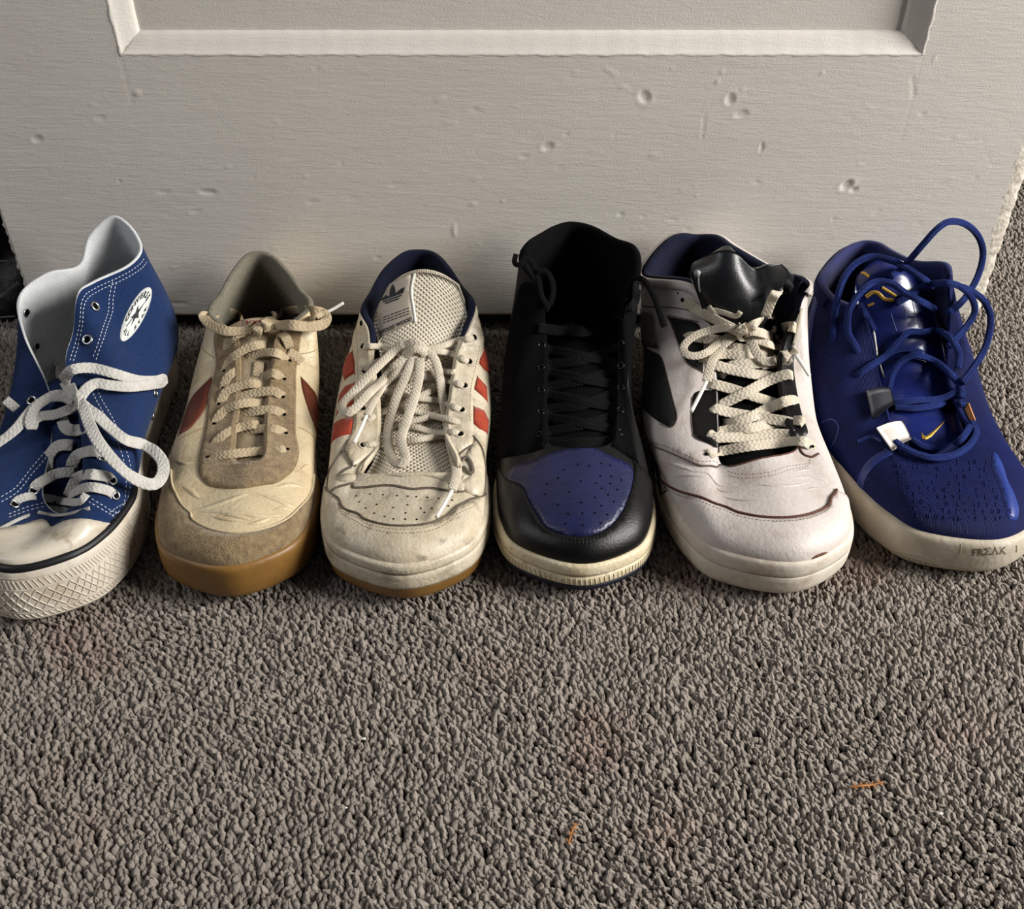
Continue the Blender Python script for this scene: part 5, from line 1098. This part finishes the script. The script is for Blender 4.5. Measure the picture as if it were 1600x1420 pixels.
for P_ in ([(1392,432,.5),(1408,420,.6),(1424,403,YY,-10.5),(1442,382,YY,-10.8),(1465,357,YY,-10.6),(1485,346,YY,-10),(1510,351,YY,-9),(1529,370,YY,-8.8),(1536,397,YY,-9.2),(1528,431,YY,-10.2),(1512,460,YY,-11.3),(1496,478,YY,-12.3),(1482,488,YY,-13)],
           [(1400,474,.4),(1420,463,.6),(1442,448,.8),(1472,442,YY,-12.6),(1499,447,YY,-12.8),(1518,465,YY,-13),(1523,487,YY,-13.4),(1510,510,YY,-14),(1492,530,YY,-14.8),(1482,542,YY,-15.2)],
           [(1505,449,YY,-12.6),(1520,456,YY,-12.6),(1539,472,YY,-12.8),(1548,499,YY,-13.4),(1541,539,YY,-14.6),(1522,573,YY,-16),(1503,598,YY,-17)],
           [(1304,540,-.4),(1302,520,.1),(1303,500,.4),(1306,478,YY,-11.2),(1316,440,YY,-10.6),(1334,414,YY,-9.8),(1361,401,YY,-9.2),(1393,407,YY,-9.8),(1415,418,YY,-10.4),(1444,437,YY,-11.4),(1455,448,YY,-10)],
           [(1343,556,-.4),(1337,541,.2),(1325,518,.5),(1326,487,YY,-12.2),(1343,459,YY,-11.6),(1366,441,YY,-11),(1393,443,YY,-11.4),(1415,458,YY,-12.2),(1445,474,YY,-12.8),(1462,484,YY,-11)],
           [(1334,590,-.4),(1345,582,.2),(1366,568,.4),(1384,556,.6),(1406,532,.7),(1420,519,.8),(1442,519,.8),(1465,516,.9),(1484,527,YY,-15.2),(1498,550,YY,-15.8),(1497,575,YY,-16.6)],
           [(1388,628,-.3),(1388,615,.2),(1390,600,.5),(1396,582,.7),(1408,566,.8),(1429,555,.9),(1460,564,.9),(1483,582,.9),(1500,602,.7),(1503,622,.4)],
           [(1392,630,.2),(1412,628,.5),(1431,626,.6),(1465,624,.7),(1488,615,.7),(1500,606,.5)], [(1397,637,.2),(1431,638,.5),(1465,633,.6),(1488,624,.6),(1504,632,.4)],
           [(1398,690,.3),(1412,700,.4),(1436,711,.4),(1462,716,.45),(1490,711,.45),(1513,697,.45),(1525,677,.4),(1519,660,.3)], [(1424,686,.2),(1445,698,.3),(1475,701,.35),(1500,688,.35),(1516,666,.25)],
           [(1336,462,.6),(1346,480,.7),(1357,499,.8),(1366,517,.8)], [(1378,560,.4),(1398,548,.4),(1420,545,.4),(1440,552,.4)]):
    L.add(P_)
L.g.build('lace', M_lace_blue, s6.root, label='ribbed blue rope lace looping loose')
for P_ in ([(1365,517,.8),(1368,537,.8),(1370,556,.7)], [(1375,570,.5),(1378,580,.5),(1382,590,.4)]):
    a = Geo(); L.add(P_, wd=.16, th=.16, g=a); a.build('aglet', M_aglet_s, s6.root)
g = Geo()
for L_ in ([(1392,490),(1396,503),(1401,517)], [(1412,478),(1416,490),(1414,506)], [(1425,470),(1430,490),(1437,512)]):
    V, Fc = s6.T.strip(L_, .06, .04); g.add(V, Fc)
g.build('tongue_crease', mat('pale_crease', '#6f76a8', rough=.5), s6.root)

# ================================================================== things beside and behind
def bag():
    r = thing('black_bag', 'black shiny bag slumped on the carpet behind the left door edge', 'bag', (-52, 6, 0)); rng = np.random.default_rng(3)
    n, m = 48, 96; V = []
    for i in range(n+1):
        t = math.pi/2*i/n
        for k in range(m):
            u = 2*math.pi*k/m; x, y, z = math.sin(t)*math.cos(u), math.sin(t)*math.sin(u), math.cos(t)
            f = 1+.10*math.sin(5*u+3*t)+.05*math.sin(11*u-5*z*3)+.07*math.sin(9*z+2*x)
            V.append((-53+11.0*x*f, 10+9*y*f, -.3+13*z*f+.35*math.sin(9*x+6*z)))
    Fc = [(i*m+k, (i+1)*m+k, (i+1)*m+(k+1) % m, i*m+(k+1) % m) for i in range(n) for k in range(m)]
    obj('bag_body', V, Fc, mat('black_nylon', '#050506', '#0a0a0b', rough=.5, spec=.25, nscale=60, bumps=(('noise', 60, 2.5),)), r)
    for q, (pts, c) in enumerate((([(-18,412),(0,408),(17,408)], 0), ([(-10,462),(4,462),(16,452),(30,442)], 1), ([(-16,497),(0,496),(24,494)], 0))):
        P = np.array([PY(x, y, .6 if q else 1.5) for x, y in pts]); X = resample(cr(P, 8), .2); g = Geo(); ribbon(g, X, np.tile(-ray(10, 440), (len(X), 1)), .16+.22*(q == 1), .14)
        g.build('zip_trim', mat('dull_grey_trim%d' % q, '#4a4845', rough=.5), r)
bag()
def stalk(name, label, pts, w, col, cat, z=.15):
    r = thing(name, label, cat, tuple(PZ(*pts[0], z))[:2]+(0.0,)); X = np.array([PZ(x, y, z) for x, y in pts]); X[:, 2] += np.array([0.12*math.sin(2*i) for i in range(len(X))])
    X = resample(cr(X, 8), .08); g = Geo(); ribbon(g, X, np.tile((0, 0, 1.0), (len(X), 1)), w, w*.6)
    m = mat(name+'_tone', col, rough=.7)
    g.build('stem', m, r); g = Geo()
    for k in range(2, len(X)-2, 5):
        for s_ in (-1, 1):
            T = nrm(X[k+1]-X[k]); B = np.cross(T, (0, 0, 1.0)); P = np.array([X[k], X[k]+T*.1+B*s_*.14+np.array((0, 0, .04)), X[k]+T*.2+B*s_*.2]); ribbon(g, P, np.tile((0, 0, 1.0), (3, 1)), w*.6, w*.3)
    g.build('seed_husk', m, r)
stalk('dry_grass_stalk', 'orange brown dry grass stalk lying on the carpet at the right', [(1328,1230),(1345,1229),(1362,1225),(1380,1221)], .13, '#9a6638', 'stalk')
stalk('dry_grass_stalk', 'short orange dry grass stalk on the carpet at the lower centre', [(888,1320),(893,1302),(900,1285)], .12, '#9a6638', 'stalk')
for x, y, lb, w_ in ((1469,1271,'white crumb on the carpet near the lower right corner', .17), (568,1154,'pale crumb on the carpet below the striped trainer', .16), (540,1262,'tiny white crumb on the carpet left of the dry stalk', .10)):
    c = PZ(x, y, .12); r = thing('crumb', lb, 'crumb', (c[0], c[1], 0)); g = Geo(); blob(g, c, w_, (1, .55, .5), seed=x, n=7); g.build('crumb_body', M_aglet_w, r)
